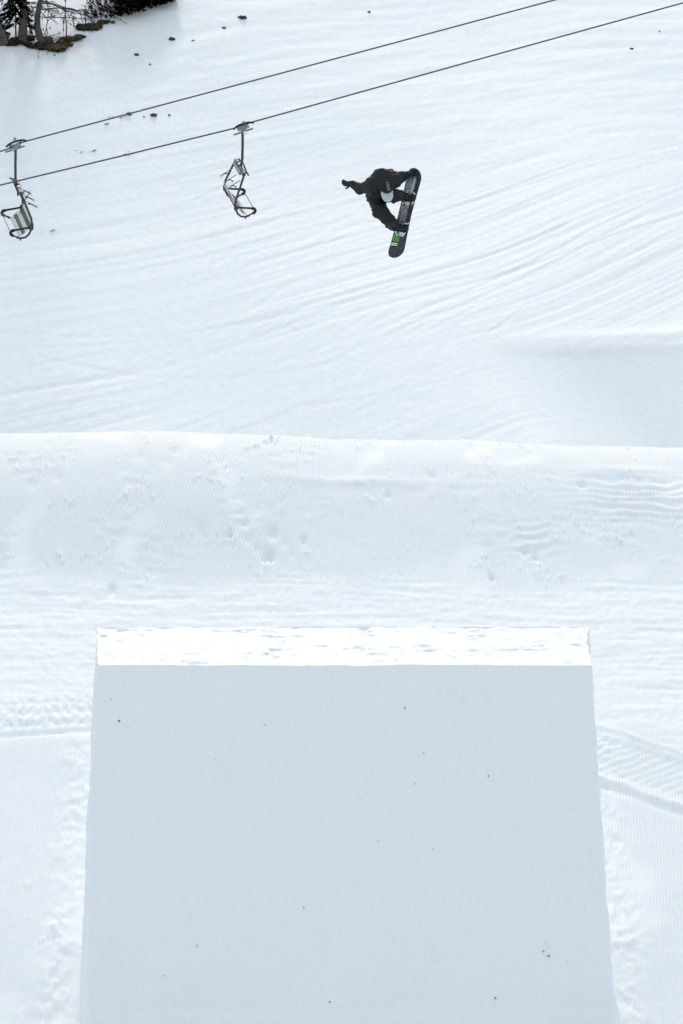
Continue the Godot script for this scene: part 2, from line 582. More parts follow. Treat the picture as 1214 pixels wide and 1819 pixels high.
func hill_height(x: float, d: float) -> float:
	var y := hill_base(x, d)
	if d > 215.0 or d < 122.0 or absf(x) > 40.0:
		return y + 0.8 * (nz["broad"] as FastNoiseLite).get_noise_2d(x * 0.06, d * 0.06) * smoothstep(0, 30, maxf(absf(x) - 40.0, d - 215.0))
	var med: FastNoiseLite = nz["med"]
	var fine: FastNoiseLite = nz["fine"]
	y += 0.3 * (nz["broad"] as FastNoiseLite).get_noise_2d(x * 0.06, d * 0.04)
	# coordinate that is constant along the ski tracks (they climb to the right)
	var g := 0.62 * x + 0.012 * x * x
	var q := d - g + 0.9 * med.get_noise_2d(x * 0.03, d * 0.03)
	# smooth groomed bank at the lower right
	var bank := smoothstep(5.0, 10.5, x + 0.35 * (d - 146.0)) * smoothstep(148.9, 147.6, d - 0.06 * (x - 8.0))
	var live := 1.0 - bank
	var upper := smoothstep(158.0, 172.0, d)
	var s := 0.055 * med.get_noise_2d(q * 0.34, x * 0.025)
	s += 0.045 * ridge(med, q * 0.95 + 9.0, x * 0.04) * (0.4 + 0.6 * smoothstep(-0.2, 0.4, med.get_noise_2d(x * 0.08, d * 0.06 + 7.0)))
	s += 0.030 * fine.get_noise_2d(q * 1.0, x * 0.05)
	s += 0.018 * fine.get_noise_2d(q * 2.2, x * 0.12)
	s += 0.035 * ridge(fine, (d - 1.25 * x + 0.8 * med.get_noise_2d(x * 0.05, d * 0.05)) * 0.8 + 33.0, x * 0.05) * smoothstep(0.0, 0.5, med.get_noise_2d(x * 0.09 + 14.0, d * 0.08))
	# single ski tracks that cross the rest
	for t in tracks:
		var e: float = d - (t[1] + t[2] * (x - t[0]) + t[3] * (x - t[0]) * (x - t[0]))
		if absf(e) < 0.9 and x > t[4] and x < t[5]:
			s += -0.032 * gauss(e, 0.13) + 0.022 * gauss(e - 0.3, 0.16)
	y += s * live * (0.40 - 0.33 * upper) * (0.35 + 0.9 * smoothstep(-0.45, 0.45, med.get_noise_2d(x * 0.07 + 4.0, d * 0.07)))
	y += (0.009 * fine.get_noise_2d(x * 0.8, d * 0.6) + 0.006 * fine.get_noise_2d(x * 2.4, d * 1.7)) * live
	# wind-worked snow high up
	y += upper * (0.03 * med.get_noise_2d((d - 0.5 * x) * 0.5, x * 0.16) + 0.022 * fine.get_noise_2d((d - 0.5 * x) * 0.55, x * 0.2))
	# the bank drops towards the camera; its top edge is a soft step
	y -= bank * 0.22 * maxf(148.5 - d, 0.0)
	y += 0.08 * gauss(d - 149.0 - 0.06 * (x - 8.0), 0.5) * smoothstep(5.0, 11.0, x)
	return y

# ---------------------------------------------------------------- scene
func _ready() -> void:
	var pr := deg_to_rad(PITCH)
	fwd = Vector3(0, -sin(pr), -cos(pr))
	upv = Vector3(0, cos(pr), -sin(pr))
	# camera
	var cam := Camera3D.new()
	cam.name = "camera"
	cam.position = Vector3(0, CAMY, 0)
	cam.rotation_degrees.x = -PITCH
	cam.fov = rad_to_deg(2.0 * atan(909.5 / F))
	cam.near = 0.5
	cam.far = 3000.0
	add_child(cam)
	cam.current = true
	# sky
	var env := Environment.new()
	env.background_mode = Environment.BG_SKY
	var sm := ProceduralSkyMaterial.new()
	sm.sky_top_color = Color(0.745, 0.795, 0.836)
	sm.sky_horizon_color = Color(0.87, 0.89, 0.905)
	sm.sky_curve = 0.2
	sm.ground_bottom_color = Color(0.8, 0.84, 0.88)
	sm.ground_horizon_color = Color(0.84, 0.88, 0.92)
	sm.sun_angle_max = 0.0
	var sky := Sky.new()
	sky.sky_material = sm
	env.sky = sky
	env.background_energy_multiplier = 1.0
	env.tonemap_mode = Environment.TONE_MAPPER_LINEAR
	env.tonemap_exposure = 1.27
	env.sdfgi_enabled = true
	env.ssao_enabled = true
	env.ssil_enabled = true
	var we := WorldEnvironment.new()
	we.name = "world_environment"
	we.environment = env
	add_child(we)
	# veiled sun behind the jump, a little to the left
	var sun := DirectionalLight3D.new()
	sun.name = "sun"
	var el := deg_to_rad(24.0)
	var az := deg_to_rad(-1.5)
	var tow := Vector3(sin(az) * cos(el), sin(el), -cos(az) * cos(el))
	sun.look_at_from_position(tow * 50.0, Vector3.ZERO, Vector3.UP)
	sun.light_energy = 0.42
	sun.light_color = Color(1.0, 0.945, 0.89)
	sun.light_angular_distance = 9.0
	sun.shadow_enabled = true
	add_child(sun)

	# noises
	noise("blob", 5, 1.0, 2)
	noise("fold", 6, 1.0, 2)
	noise("edge", 7, 0.35, 2)
	noise("broad", 8, 1.0, 1)
	noise("med", 9, 1.0, 2)
	noise("fine", 10, 1.0, 3)
	materials()
	print("terrain")
	terrain()
	print("kicker")
	kicker()
	print("rider")
	rider()
	print("lift")
	lift()
	print("trees")
	trees()
	print("done")

func materials() -> void:
	var grain := noise("t1", 21, 0.03, 4)
	var nrm := noise("t2", 22, 0.06, 4)
	var snow := StandardMaterial3D.new()
	snow.albedo_color = Color(1, 1, 1)
	snow.albedo_texture = ramp_tex(grain, Color(0.925, 0.935, 0.945), Color(0.965, 0.97, 0.975))
	snow.normal_enabled = true
	snow.normal_texture = ramp_tex(nrm, Color.BLACK, Color.WHITE, 512, true, 3.0)
	snow.normal_scale = 0.22
	snow.roughness = 0.62
	snow.metallic_specular = 0.35
	snow.uv1_triplanar = true
	snow.uv1_world_triplanar = true
	snow.uv1_scale = Vector3(0.9, 0.9, 0.9)
	M.snow = snow
	var far := snow.duplicate() as StandardMaterial3D
	far.uv1_scale = Vector3(0.16, 0.16, 0.16)
	M.snow_far = far
	M.packed = plain(Color(0.93, 0.94, 0.95), 0.7)
	var cl := plain(Color(0.078, 0.083, 0.098), 0.75)
	cl.albedo_texture = ramp_tex(noise("t3", 23, 0.05, 3), Color(0.75, 0.75, 0.75), Color(1, 1, 1), 256)
	cl.uv1_triplanar = true
	cl.uv1_scale = Vector3(4, 4, 4)
	M.jacket = cl
	var pn := cl.duplicate() as StandardMaterial3D
	pn.albedo_color = Color(0.06, 0.063, 0.075)
	M.pants = pn
	M.glove = plain(Color(0.07, 0.072, 0.08), 0.7)
	M.boot = plain(Color(0.06, 0.06, 0.07), 0.55)
	M.cap = plain(Color(0.075, 0.077, 0.085), 0.9)
	M.skin = plain(Color(0.72, 0.53, 0.44), 0.6)
	var br := plain(Color(0.84, 0.87, 0.885), 0.6)
	br.albedo_texture = ramp_tex(noise("t4", 24, 0.03, 3), Color(0.72, 0.74, 0.78), Color(1, 1, 1), 256, false, 0, [[0.3, Color(0.66, 0.7, 0.74)], [0.5, Color(0.86, 0.88, 0.9)], [0.7, Color(1, 1, 1)]])
	br.uv1_triplanar = true
	br.uv1_scale = Vector3(9, 9, 9)
	M.brim = br
	M.patch = plain(Color(0.38, 0.39, 0.41), 0.7)
	M.green = plain(Color(0.36, 0.78, 0.22), 0.5)
	M.green_soft = plain(Color(0.62, 0.84, 0.64), 0.6)
	M.white = plain(Color(0.88, 0.89, 0.9), 0.5)
	var bd := StandardMaterial3D.new()
	bd.vertex_color_use_as_albedo = true
	bd.roughness = 0.45
	M.board = bd
	M.board_base = plain(Color(0.045, 0.047, 0.055), 0.4)
	M.binding = plain(Color(0.05, 0.05, 0.055), 0.5)
	M.rope = plain(Color(0.30, 0.32, 0.35), 0.55, 0.3)
	M.steel = plain(Color(0.50, 0.52, 0.54), 0.5, 0.3)
	M.dark = plain(Color(0.20, 0.215, 0.24), 0.55, 0.2)
	M.rubber = plain(Color(0.05, 0.052, 0.06), 0.7)
	M.slat_white = plain(Color(0.86, 0.85, 0.79), 0.55)
	M.slat_green = plain(Color(0.20, 0.36, 0.31), 0.55)
	M.slat_grey = plain(Color(0.42, 0.41, 0.40), 0.6)
	M.thin = plain(Color(0.42, 0.44, 0.45), 0.5, 0.4)
	var bark := StandardMaterial3D.new()
	bark.albedo_texture = ramp_tex(noise("t5", 25, 0.02, 4), Color(0.22, 0.20, 0.185), Color(0.43, 0.40, 0.375), 512)
	bark.normal_enabled = true
	bark.normal_texture = ramp_tex(nz["t5"], Color.BLACK, Color.WHITE, 512, true, 10.0)
	bark.uv1_triplanar = true
	bark.uv1_scale = Vector3(2.5, 0.6, 2.5)
	bark.roughness = 0.9
	M.bark = bark
	M.twig = plain(Color(0.24, 0.215, 0.205), 0.9)
	var nd := StandardMaterial3D.new()
	nd.vertex_color_use_as_albedo = true
	nd.roughness = 0.8
	M.needle = nd
	var rk := StandardMaterial3D.new()
	rk.albedo_texture = ramp_tex(noise("t6", 26, 0.04, 4), Color(0.16, 0.155, 0.15), Color(0.42, 0.40, 0.38), 256)
	rk.uv1_triplanar = true
	rk.uv1_scale = Vector3(1.5, 1.5, 1.5)
	rk.roughness = 0.9
	M.rock = rk
	var ea := StandardMaterial3D.new()
	ea.albedo_texture = ramp_tex(noise("t7", 27, 0.05, 4), Color(0.15, 0.13, 0.08), Color(0.44, 0.375, 0.22), 256)
	ea.uv1_triplanar = true
	ea.uv1_scale = Vector3(2, 2, 2)
	ea.roughness = 0.95
	M.earth = ea
	M.dirt = plain(Color(0.40, 0.39, 0.38), 0.9)
	M.soil = plain(Color(0.17, 0.155, 0.14), 0.95)

func terrain() -> void:
	# dents in the groomed slope, placed where they show
	for q in [[409, 948, 0.045, 0.10], [436, 928, 0.07, 0.05], [485, 950, 0.10, 0.05], [476, 982, 0.10, 0.05], [482, 990, 0.07, 0.06], [540, 961, 0.06, 0.05], [440, 957, 0.08, 0.025],
			[470, 992, 0.05, 0.05], [520, 985, 0.06, 0.02], [360, 945, 0.12, 0.02], [505, 965, 0.08, 0.02], [455, 975, 0.06, 0.02], [952, 992, 0.05, 0.05], [932, 980, 0.08, 0.04], [875, 1027, 0.05, 0.05],
			[1034, 862, 0.08, 0.05], [768, 845, 0.08, 0.04], [690, 880, 0.06, 0.04], [60, 860, 0.12, 0.03], [100, 846, 0.10, 0.03], [310, 800, 0.10, 0.04], [300, 820, 0.12, 0.03], [250, 810, 0.12, 0.03], [200, 1048, 0.08, 0.06]]:
		var p := on_surface(q[0], q[1], near_base, 50, 90)
		pits.append([p.x, -p.z, q[2], q[3]])
	# kicked-up crumbs on the crest
	for q in [[482, 772, 0.05, -0.10], [472, 776, 0.06, -0.05], [492, 775, 0.04, -0.05], [455, 784, 0.07, -0.05], [440, 788, 0.06, -0.04], [560, 777, 0.05, -0.03]]:
		var p := on_surface(q[0], q[1] + 8.0, near_base, 50, 90)
		pits.append([p.x, -p.z, q[2], q[3]])
	var xs := axis_of(-6.7, 6.7, 0.0105, -420.0, 420.0)
	var ds := axis_of(46.0, 69.6, 0.058, -400.0, 150.0)
	var g := part("snow_slope", grid_mesh(xs, ds, near_height), M.snow, self)
	g.set_meta("kind", "structure")
	tag(g, "groomed white snow slope around and behind the jump, up to its crest", "")
	xs = axis_of(-17.5, 17.5, 0.07, -480.0, 480.0)
	ds = axis_of(138.0, 192.0, 0.11, 112.0, 900.0)
	var h := part("hillside", grid_mesh(xs, ds, hill_height), M.snow_far, self)
	h.set_meta("kind", "structure")
	tag(h, "wide snow-covered hillside with faint ski tracks behind the crest", "")

func kicker() -> void:
	var k := thing("snow_kicker", "large smooth wedge of packed snow with a square white lip in the foreground", "ski jump", Vector3(0, 0, 0))
	var fine: FastNoiseLite = nz["fine"]
	var med: FastNoiseLite = nz["med"]
	# the lip is cut by hand: a slightly uneven line
	var lip := func(x: float, u: float) -> float:
		return (0.022 * med.get_noise_2d(x * 0.45, 12.0) + 0.010 * fine.get_noise_2d(x * 1.6, 13.0) + 0.005 * fine.get_noise_2d(x * 6.0, 14.0)) * smoothstep(0.0, 0.02, u) * smoothstep(0.0, 0.02, 1.0 - u)
	var face := func(u: float, v: float) -> Vector3:
		var d := 34.6 + (LIP_D - 34.6) * v
		var x := lerpf(edge_x(d, -1.0), edge_x(d, 1.0), u)
		var rim := smoothstep(0.0, 0.012, u) * smoothstep(0.0, 0.012, 1.0 - u)
		var y: float = face_y(d) + lip.call(x, u) * smoothstep(LIP_D - 0.35, LIP_D, d)
		var bump := 0.026 * med.get_noise_2d(x * 0.6, d * 0.6) + 0.004 * fine.get_noise_2d(x * 3.0, d * 1.2) + 0.002 * fine.get_noise_2d(x * 9.0, d * 9.0)
		var cord := smoothstep(48.0, 45.0, d + 0.5 * med.get_noise_2d(x * 0.45, 2.0)) + 0.2 * smoothstep(0.0, 0.6, med.get_noise_2d(x * 0.6 + 3.0, d * 0.3))
		bump += 0.009 * cord * sin((x + 0.01 * med.get_noise_2d(x, d * 0.4)) * TAU / 0.046)
		var gouge := fine.get_noise_2d(x * 2.2 + 15.0, d * 1.3)
		var zone := smoothstep(0.15, 0.5, med.get_noise_2d(x * 0.5 + 8.0, d * 0.5 + 4.0))
		if gouge > 0.25: bump -= (gouge - 0.25) * 0.10 * zone
		bump -= 0.10 * gauss(x - 1.6, 0.6) * gauss(d - 50.25, 0.14) * maxf(0.0, fine.get_noise_2d(x * 4.0, d * 3.0))
		return Vector3(x, y + bump * rim * smoothstep(LIP_D, LIP_D - 0.06, d), -d)
	part("takeoff_face", sheet(560, 260, face, Vector3(0, 1, 0.6)), M.snow, k)
	var back_d := 52.7
	var deck := func(u: float, v: float) -> Vector3:
		var d := lerpf(LIP_D, back_d, v)
		var x := lerpf(edge_x(d, -1.0), edge_x(d, 1.0), u)
		var rim := smoothstep(0.0, 0.01, u) * smoothstep(0.0, 0.01, 1.0 - u) * smoothstep(0.0, 0.05, v)
		var dd := d + 0.04 * med.get_noise_2d(x * 0.5, 4.0) * smoothstep(0.5, 1.0, v)
		var y: float = LIP_Y - 0.33 * v + lip.call(x, u) * (1.0 - smoothstep(0.0, 0.25, v))
		var chop := fine.get_noise_2d(x * 2.6 + d * 0.8, d * 4.0 - x * 0.9)
		var b := 0.018 * med.get_noise_2d(x * 0.9, d * 1.2) - 0.070 * maxf(0.0, chop - 0.14) * smoothstep(-0.5, 0.6, med.get_noise_2d(x * 0.7 + 5.0, d * 1.5)) + 0.006 * fine.get_noise_2d(x * 3.2 + 9.0, d * 6.0)
		y += b * rim + 0.012 * fine.get_noise_2d(x * 1.3, 5.0) * smoothstep(0.6, 1.0, v)
		return Vector3(x, y, -dd)
	part("top_deck", sheet(620, 90, deck, Vector3.UP), M.snow, k)
	for s in [-1.0, 1.0]:
		var wall := func(u: float, v: float) -> Vector3:
			var d := lerpf(34.6, back_d, u)
			var top := face_y(d) if d <= LIP_D else LIP_Y - 0.33 * (d - LIP_D) / (back_d - LIP_D)
			var bot := near_base(s * 3.6, d) - 0.25
			var x := edge_x(d, s)
			var hgt := maxf(top - bot, 0.02)
			v = pow(v, 1.7)
			var y := lerpf(top, bot, v)
			# raked shoulder just below the edge
			var sh := smoothstep(0.0, 0.13, top - y) * smoothstep(50.7, 46.5, d)
			var flare := 0.03 * sh * (0.8 + 0.6 * fine.get_noise_2d(d * 0.9, s * 33.0)) + (0.062 if s < 0.0 else 0.058) * hgt * v
			var bump := smoothstep(0.0, 0.08, v) * (0.03 * fine.get_noise_2d(d * 1.1, y * 1.3 + s * 20.0) + 0.02 * fine.get_noise_2d(d * 3.0, y * 3.5 + s * 40.0) + 0.03 * med.get_noise_2d(d * 0.4, y * 0.5))
			return Vector3(x + s * (flare + bump), y, -d)
		part("side_wall", sheet(360, 70, wall, Vector3(s, 0.3, 0)), M.snow, k)
	var bw := func(u: float, v: float) -> Vector3:
		var x := lerpf(edge_x(back_d, -1.0), edge_x(back_d, 1.0), u)
		var dd := back_d + 0.04 * med.get_noise_2d(x * 0.5, 4.0)
		var y := LIP_Y - 0.33 + 0.012 * fine.get_noise_2d(x * 1.3, 5.0)
		var bot := near_base(x, back_d) - 0.25
		var hgt := y - bot
		return Vector3(x + lerpf(-0.062, 0.058, u) * hgt * v, lerpf(y, bot, v), -(dd + 0.03 * v))
	part("back_wall", sheet(160, 24, bw, Vector3(0, 0.2, -1)), M.snow, k)
	# crumbs of dirt frozen into the face
	var rng := RandomNumberGenerator.new()
	rng.seed = 77
	var st := st_new()
	var spots := [[720, 1258, 1.6], [753, 1338, 1.1], [868, 1380, 1.1], [212, 1281, 2.2], [197, 1242, 1.0], [228, 1291, 1.0], [748, 1208, 1.6], [470, 1288, 1.0], [916, 1468, 0.9], [868, 1378, 1.0], [769, 1508, 1.0], [966, 1690, 1.3], [975, 1698, 1.6], [880, 1773, 1.5], [586, 1780, 1.2], [540, 1612, 1.1], [292, 1733, 1.0], [350, 1680, 1.0], [461, 1442, 0.9], [672, 1494, 0.9], [1009, 1710, 1.0], [164, 1440, 1.0], [187, 1695, 1.0], [430, 1715, 0.8], [700, 1668, 0.8], [640, 1420, 0.7]]
	for i in 12:
		spots.append([rng.randf_range(190, 1040), rng.randf_range(1195, 1800), rng.randf_range(0.4, 0.75)])
	var ff := func(_x: float, d: float) -> float: return face_y(minf(d, LIP_D))
	for q in spots:
		var p := on_surface(q[0], q[1], ff, 40, 60)
		var r: float = q[2] * 0.0062
		blob(st, p + Vector3(0, 0.004, 0), Vector3(r * rng.randf_range(0.8, 1.5), r * 0.8, r * 1.6), rng.randi() % 100, 0.5, 6, 4)
	var ds := part("dirt_specks", st.commit(), M.dirt, k)
	ds.set_meta("kind", "stuff")

# ---------------------------------------------------------------- rider and board
func Z(zx: float, zy: float, z: float) -> Vector3:
	return Vector3((zx - 607.0) / 734.4, (674.4 - zy) / 734.4, z)

func rider() -> void:
	var D := 68.0
	var root := thing("person", "snowboarder in black jacket, trousers and cap, mid-air and bent double over the board", "person", P(680, 380, D))
	root.rotation_degrees.x = -PITCH
	# board frame in the same local axes
	var u := Vector3(0.232, 0.966, -0.11).normalized()
	var w := Vector3(0.80, -0.2, 0.56)
	w = (w - u * w.dot(u)).normalized()
	var n := w.cross(u).normalized()
	if n.z < 0.0: n = -n
	var bc := Z(880, 672, -0.02)
	var bindA := bc - u * 0.255
	var bindB := bc + u * 0.265
	var ankA := bindA + n * 0.15 - w * 0.05
	var ankB := bindB + n * 0.15 - w * 0.05
	# joints
	var pel := Z(575, 420, -0.22)
	var hipA := Z(520, 445, -0.20)
	var hipB := Z(640, 425, -0.20)
	var kneeA := Z(575, 650, 0.13)
	var kneeB := Z(745, 468, 0.20)
	var chest := Z(610, 280, 0.10)
	var belly := Z(585, 340, -0.08)
	var shL := Z(480, 340, 0.12)
	var shR := Z(735, 275, 0.12)
	var elL := Z(345, 372, -0.06)
	var wrL := Z(240, 305, -0.16)
	var elR := Z(815, 235, -0.06)
	var wrR := Z(895, 205, -0.06)
	var neck := Z(640, 315, 0.22)
	var head := Z(652, 372, 0.32)
	# the body, one continuous surface under the clothes
	var body := nets([[pel, belly, 0.13, 0.125], [belly, chest, 0.125, 0.145], [hipA, hipB, 0.10, 0.10], [shL, shR, 0.075, 0.075], [chest, neck, 0.11, 0.06], [neck, head, 0.06, 0.085],
		[head, head + Vector3(0, -0.03, -0.03), 0.092, 0.07], [shL, elL, 0.055, 0.042], [elL, wrL, 0.042, 0.03], [shR, elR, 0.055, 0.042], [elR, wrR, 0.042, 0.03],
		[hipA, kneeA, 0.085, 0.06], [kneeA, ankA, 0.058, 0.04], [hipB, kneeB, 0.085, 0.06], [kneeB, ankB, 0.058, 0.04]], 0.015, 0.04)
	part("body", body, M.skin, root)
	# jacket: torso, hem, sleeves, with a turned-down collar
	var cuffL := wrL.lerp(elL, 0.02)
	var cuffR := wrR.lerp(elR, 0.05)
	var jk := nets([[pel + Vector3(0, 0.02, 0.02), belly, 0.17, 0.17], [belly, chest, 0.17, 0.20], [Z(520, 330, 0.02), Z(690, 265, 0.02), 0.17, 0.165], [Z(590, 245, 0.0), Z(680, 260, 0.02), 0.15, 0.14],
		[shL, shR, 0.115, 0.115], [Z(470, 400, 0.0), Z(560, 430, 0.02), 0.09, 0.11], [shL, elL, 0.105, 0.078], [elL, cuffL, 0.078, 0.058], [shR, elR, 0.115, 0.085], [elR, cuffR, 0.082, 0.056], [Z(760, 330, 0.02), Z(720, 300, 0.02), 0.05, 0.12], [chest, neck, 0.15, 0.11]], 0.0125, 0.05, 0.022, 7.0)
	part("jacket", jk, M.jacket, root)
	var st := st_new()
	for s in [[wrL, elL, 0.060], [wrR, elR, 0.058]]:
		var dirv: Vector3 = (s[0] - s[1]).normalized()
		tube(st, [s[0] - dirv * 0.045, s[0] - dirv * 0.02, s[0] + dirv * 0.004], s[2] * 1.10, s[2], 14)
		part("cuff", st.commit(), M.jacket, root)
		st = st_new()
	# trousers
	var cufA := kneeA.lerp(ankA, 0.86)
	var cufB := kneeB.lerp(ankB, 0.84)
	part("trousers", nets([[hipA, hipB, 0.15, 0.15], [pel, pel + Vector3(0, -0.05, 0.03), 0.15, 0.13], [hipA, kneeA, 0.135, 0.122], [kneeA, cufA, 0.120, 0.098], [hipB, kneeB, 0.130, 0.105], [kneeB, cufB, 0.105, 0.088]], 0.0125, 0.045, 0.026, 7.5), M.pants, root)
	# boots, strapped into the bindings
	for a in [[ankA, bindA], [ankB, bindB]]:
		var an: Vector3 = a[0]
		var bn: Vector3 = a[1]
		part("boot", nets([[an + n * 0.10, an - n * 0.02, 0.062, 0.062], [an - n * 0.03, bn + n * 0.062 - w * 0.07, 0.062, 0.052], [bn + n * 0.058 - w * 0.07, bn + n * 0.05 + w * 0.12, 0.052, 0.044]], 0.010, 0.03), M.boot, root)
	# gloves with five fingers each
	var back := Vector3(0.15, 0.25, 0.95).normalized()
	glove(root, wrL + Vector3(-0.005, 0, -0.005), Z(165, 300, -0.22), Z(118, 248, -0.25), back, 0.5)
	var tipR := bc + u * 0.70 + n * 0.02 - w * 0.06
	glove(root, wrR, Z(945, 175, 0.02), Z(985, 150, -0.10), Vector3(-0.2, 0.6, 0.75).normalized(), 1.0)
	# head: cap with a long pale brim that hides the face
	var hup := Vector3(0.02, 0.30, 0.95).normalized()
	var hf := Vector3(0.10, -0.90, 0.42)
	hf = (hf - hup * hf.dot(hup)).normalized()
	var hs := hf.cross(hup).normalized()
	var hb := Basis(hs, hup, -hf)
	var hc := head + hup * 0.0 + Vector3(0, 0.02, 0)
	# face under the brim: nose, chin, ears
	part("face", nets([[hc + hf * 0.05 - hup * 0.03, hc + hf * 0.04 - hup * 0.11, 0.075, 0.05], [hc + hf * 0.12 - hup * 0.04, hc + hf * 0.135 - hup * 0.075, 0.012, 0.017], [hc + hs * 0.085 - hup * 0.03, hc + hs * 0.088 - hup * 0.07, 0.016, 0.012], [hc - hs * 0.085 - hup * 0.03, hc - hs * 0.088 - hup * 0.07, 0.016, 0.012], [hc + hf * 0.105 - hup * 0.10 - hs * 0.025, hc + hf * 0.105 - hup * 0.10 + hs * 0.025, 0.012, 0.012]], 0.006, 0.015), M.skin, root)
	st = st_new()
	var nu := 22
	var nv := 9
	var rows: Array = []
	for j in nv + 1:
		var row: Array = []
		var th := PI * 0.54 * j / nv
		for i in nu:
			var ph := TAU * i / nu
			var d := Vector3(sin(th) * cos(ph) * 0.116, cos(th) * 0.105, sin(th) * sin(ph) * 0.128)
			d *= 1.0 + 0.012 * cos(ph * 6.0) * sin(th)
			row.append(hc + hb * d)
		rows.append(row)
	for j in nv:
		for i in nu:
			quad(st, rows[j][i], rows[j + 1][i], rows[j + 1][(i + 1) % nu], rows[j][(i + 1) % nu])
	st.generate_normals()
	var cap := part("cap", st.commit(), M.cap, root)
	st = st_new()
	blob(st, hc + hup * 0.107, Vector3(0.012, 0.006, 0.012), 1, 0.0, 8, 5, hb)
	part("button", st.commit(), M.cap, cap)
	# brim: a curved tongue with a rounded end, 4 mm thick
	var brim_pt := func(a: float, b: float, lift: float) -> Vector3:
		var half := 0.100 * pow(maxf(1.0 - pow(b, 2.6), 0.0), 0.5) + 0.0
		var sx := a * half
		var out := 0.085 + 0.195 * b - 0.012 * a * a
		return hc + hs * sx + hf * out + hup * (-0.012 + lift - 0.9 * sx * sx / 0.10 * 0.35 - 0.03 * b * b)
	st = st_new()
	var stg := st_new()
	for q in [0.0, -0.006]:
		for j in 10:
			for i in 12:
				var a0 := -1.0 + i / 6.0
				var a1 := -1.0 + (i + 1) / 6.0
				var b0 := j / 10.0
				var b1 := (j + 1) / 10.0
				quad(st, brim_pt.call(a0, b0, q), brim_pt.call(a1, b0, q), brim_pt.call(a1, b1, q), brim_pt.call(a0, b1, q))
	for sd in [-1.0, 1.0]:
		for j in 10:
			quad(st, brim_pt.call(sd, j / 10.0, 0.0), brim_pt.call(sd, (j + 1) / 10.0, 0.0), brim_pt.call(sd, (j + 1) / 10.0, -0.006), brim_pt.call(sd, j / 10.0, -0.006))
	for j in 5:
		for i in 6:
			var a0 := -0.45 + i * 0.15
			var b0 := 0.74 + j * 0.045
			quad(stg, brim_pt.call(a0, b0, 0.003), brim_pt.call(a0 + 0.15, b0, 0.003), brim_pt.call(a0 + 0.15, b0 + 0.045, 0.003), brim_pt.call(a0, b0 + 0.045, 0.003))
	var brim := part("brim", st.commit(), M.brim, cap)
	brim.set_meta("label", "pale grey flecked cap brim with green tip")
	part("green_mark", stg.commit(), M.green_soft, brim)
	# two grey stripes on the crown
	for s in [-0.5, 0.62]:
		st = st_new()
		for j in 8:
			var t0 := deg_to_rad(-58.0 + j * 9.0)
			var t1 := deg_to_rad(-58.0 + (j + 1) * 9.0)
			var q: Array = []
			for tt in [[t0, -0.011], [t0, 0.011], [t1, 0.011], [t1, -0.011]]:
				var xx: float = tt[1] + s * 0.024 - 0.012 + 0.02 * sin(tt[0])
				q.append(hc + hb * Vector3(xx, cos(tt[0]) * 0.108, sin(tt[0]) * 0.131))
			quad(st, q[0], q[1], q[2], q[3])
		part("stripe", st.commit(), M.patch, cap)

	# ------------------------------------------------ the board, a thing of its own
	var bt := thing("snowboard", "black snowboard dusted with snow under the rider, green and white marks near its lower end", "snowboard", root.position)
	bt.rotation_degrees.x = -PITCH
	var half_len := 0.765
	var hw := func(s: float) -> float:
		var a := absf(s)
		var side := 0.126 + 0.020 * pow(minf(a / 0.60, 1.0), 2.0)
		if a > 0.58:
			var t := (a - 0.58) / (half_len - 0.58)
			side *= pow(maxf(1.0 - pow(t, 2.4), 0.0), 0.5)
		return side
	var bend := func(s: float) -> float:
		var a := maxf(absf(s) - 0.52, 0.0)
		return 0.95 * a * a + 0.010 * (1.0 - minf(absf(s) / 0.5, 1.0))
	var top := func(s: float, a: float, off: float) -> Vector3:
		return bc + u * s + w * (a * hw.call(s)) + n * (bend.call(s) + off)
	st = st_new()
	var fine: FastNoiseLite = nz["fine"]
	var ns := 150
	var nw := 26
	for i in ns:
		var s0 := -half_len + 2.0 * half_len * i / ns
		var s1 := -half_len + 2.0 * half_len * (i + 1) / ns
		for j in nw:
			var a0 := -1.0 + 2.0 * j / nw
			var a1 := -1.0 + 2.0 * (j + 1) / nw
			var pq: Array = [[s0, a0], [s0, a1], [s1, a1], [s1, a0]]
			var V: Array = []
			var C: Array = []
			for q in pq:
				V.append(top.call(q[0], q[1], 0.006))
				# snow dust: densest on the upper half, left of the centre line
				var dust := smoothstep(-0.42, 0.25, q[0]) * (1.0 - smoothstep(0.50, 0.66, q[0])) * (1.0 - smoothstep(0.25, 0.45, q[1]))
				var strip := smoothstep(0.24, 0.30, q[0]) * (1.0 - smoothstep(0.55, 0.66, q[0])) * gauss(q[1] - 0.22, 0.16)
				var gr := fine.get_noise_2d(q[0] * 22.0, q[1] * 2.6)
				var f := clampf(dust * (0.55 + 1.0 * gr) + strip * (0.55 + 0.6 * gr) + 0.16 * maxf(gr, 0.0), 0.0, 1.0)
				C.append(Color(0.020, 0.024, 0.030).lerp(Color(0.62, 0.67, 0.72), f))
			for g in [0, 1, 2, 0, 2, 3]:
				st.set_color(C[g]); st.set_normal(n); st.add_vertex(V[g])
	st.generate_normals()
	part("top_sheet", st.commit(), M.board, bt)
	st = st_new()
	for i in ns:
		var s0 := -half_len + 2.0 * half_len * i / ns
		var s1 := -half_len + 2.0 * half_len * (i + 1) / ns
		quad(st, top.call(s0, -1.0, -0.006), top.call(s0, 1.0, -0.006), top.call(s1, 1.0, -0.006), top.call(s1, -1.0, -0.006))
	part("base", st.commit(), M.board_base, bt)
	st = st_new()
	for sd in [-1.0, 1.0]:
		for i in ns:
			var s0 := -half_len + 2.0 * half_len * i / ns
			var s1 := -half_len + 2.0 * half_len * (i + 1) / ns
			quad(st, top.call(s0, sd, 0.006), top.call(s1, sd, 0.006), top.call(s1, sd, -0.006), top.call(s0, sd, -0.006))
	part("edge", st.commit(), M.board_base, bt)
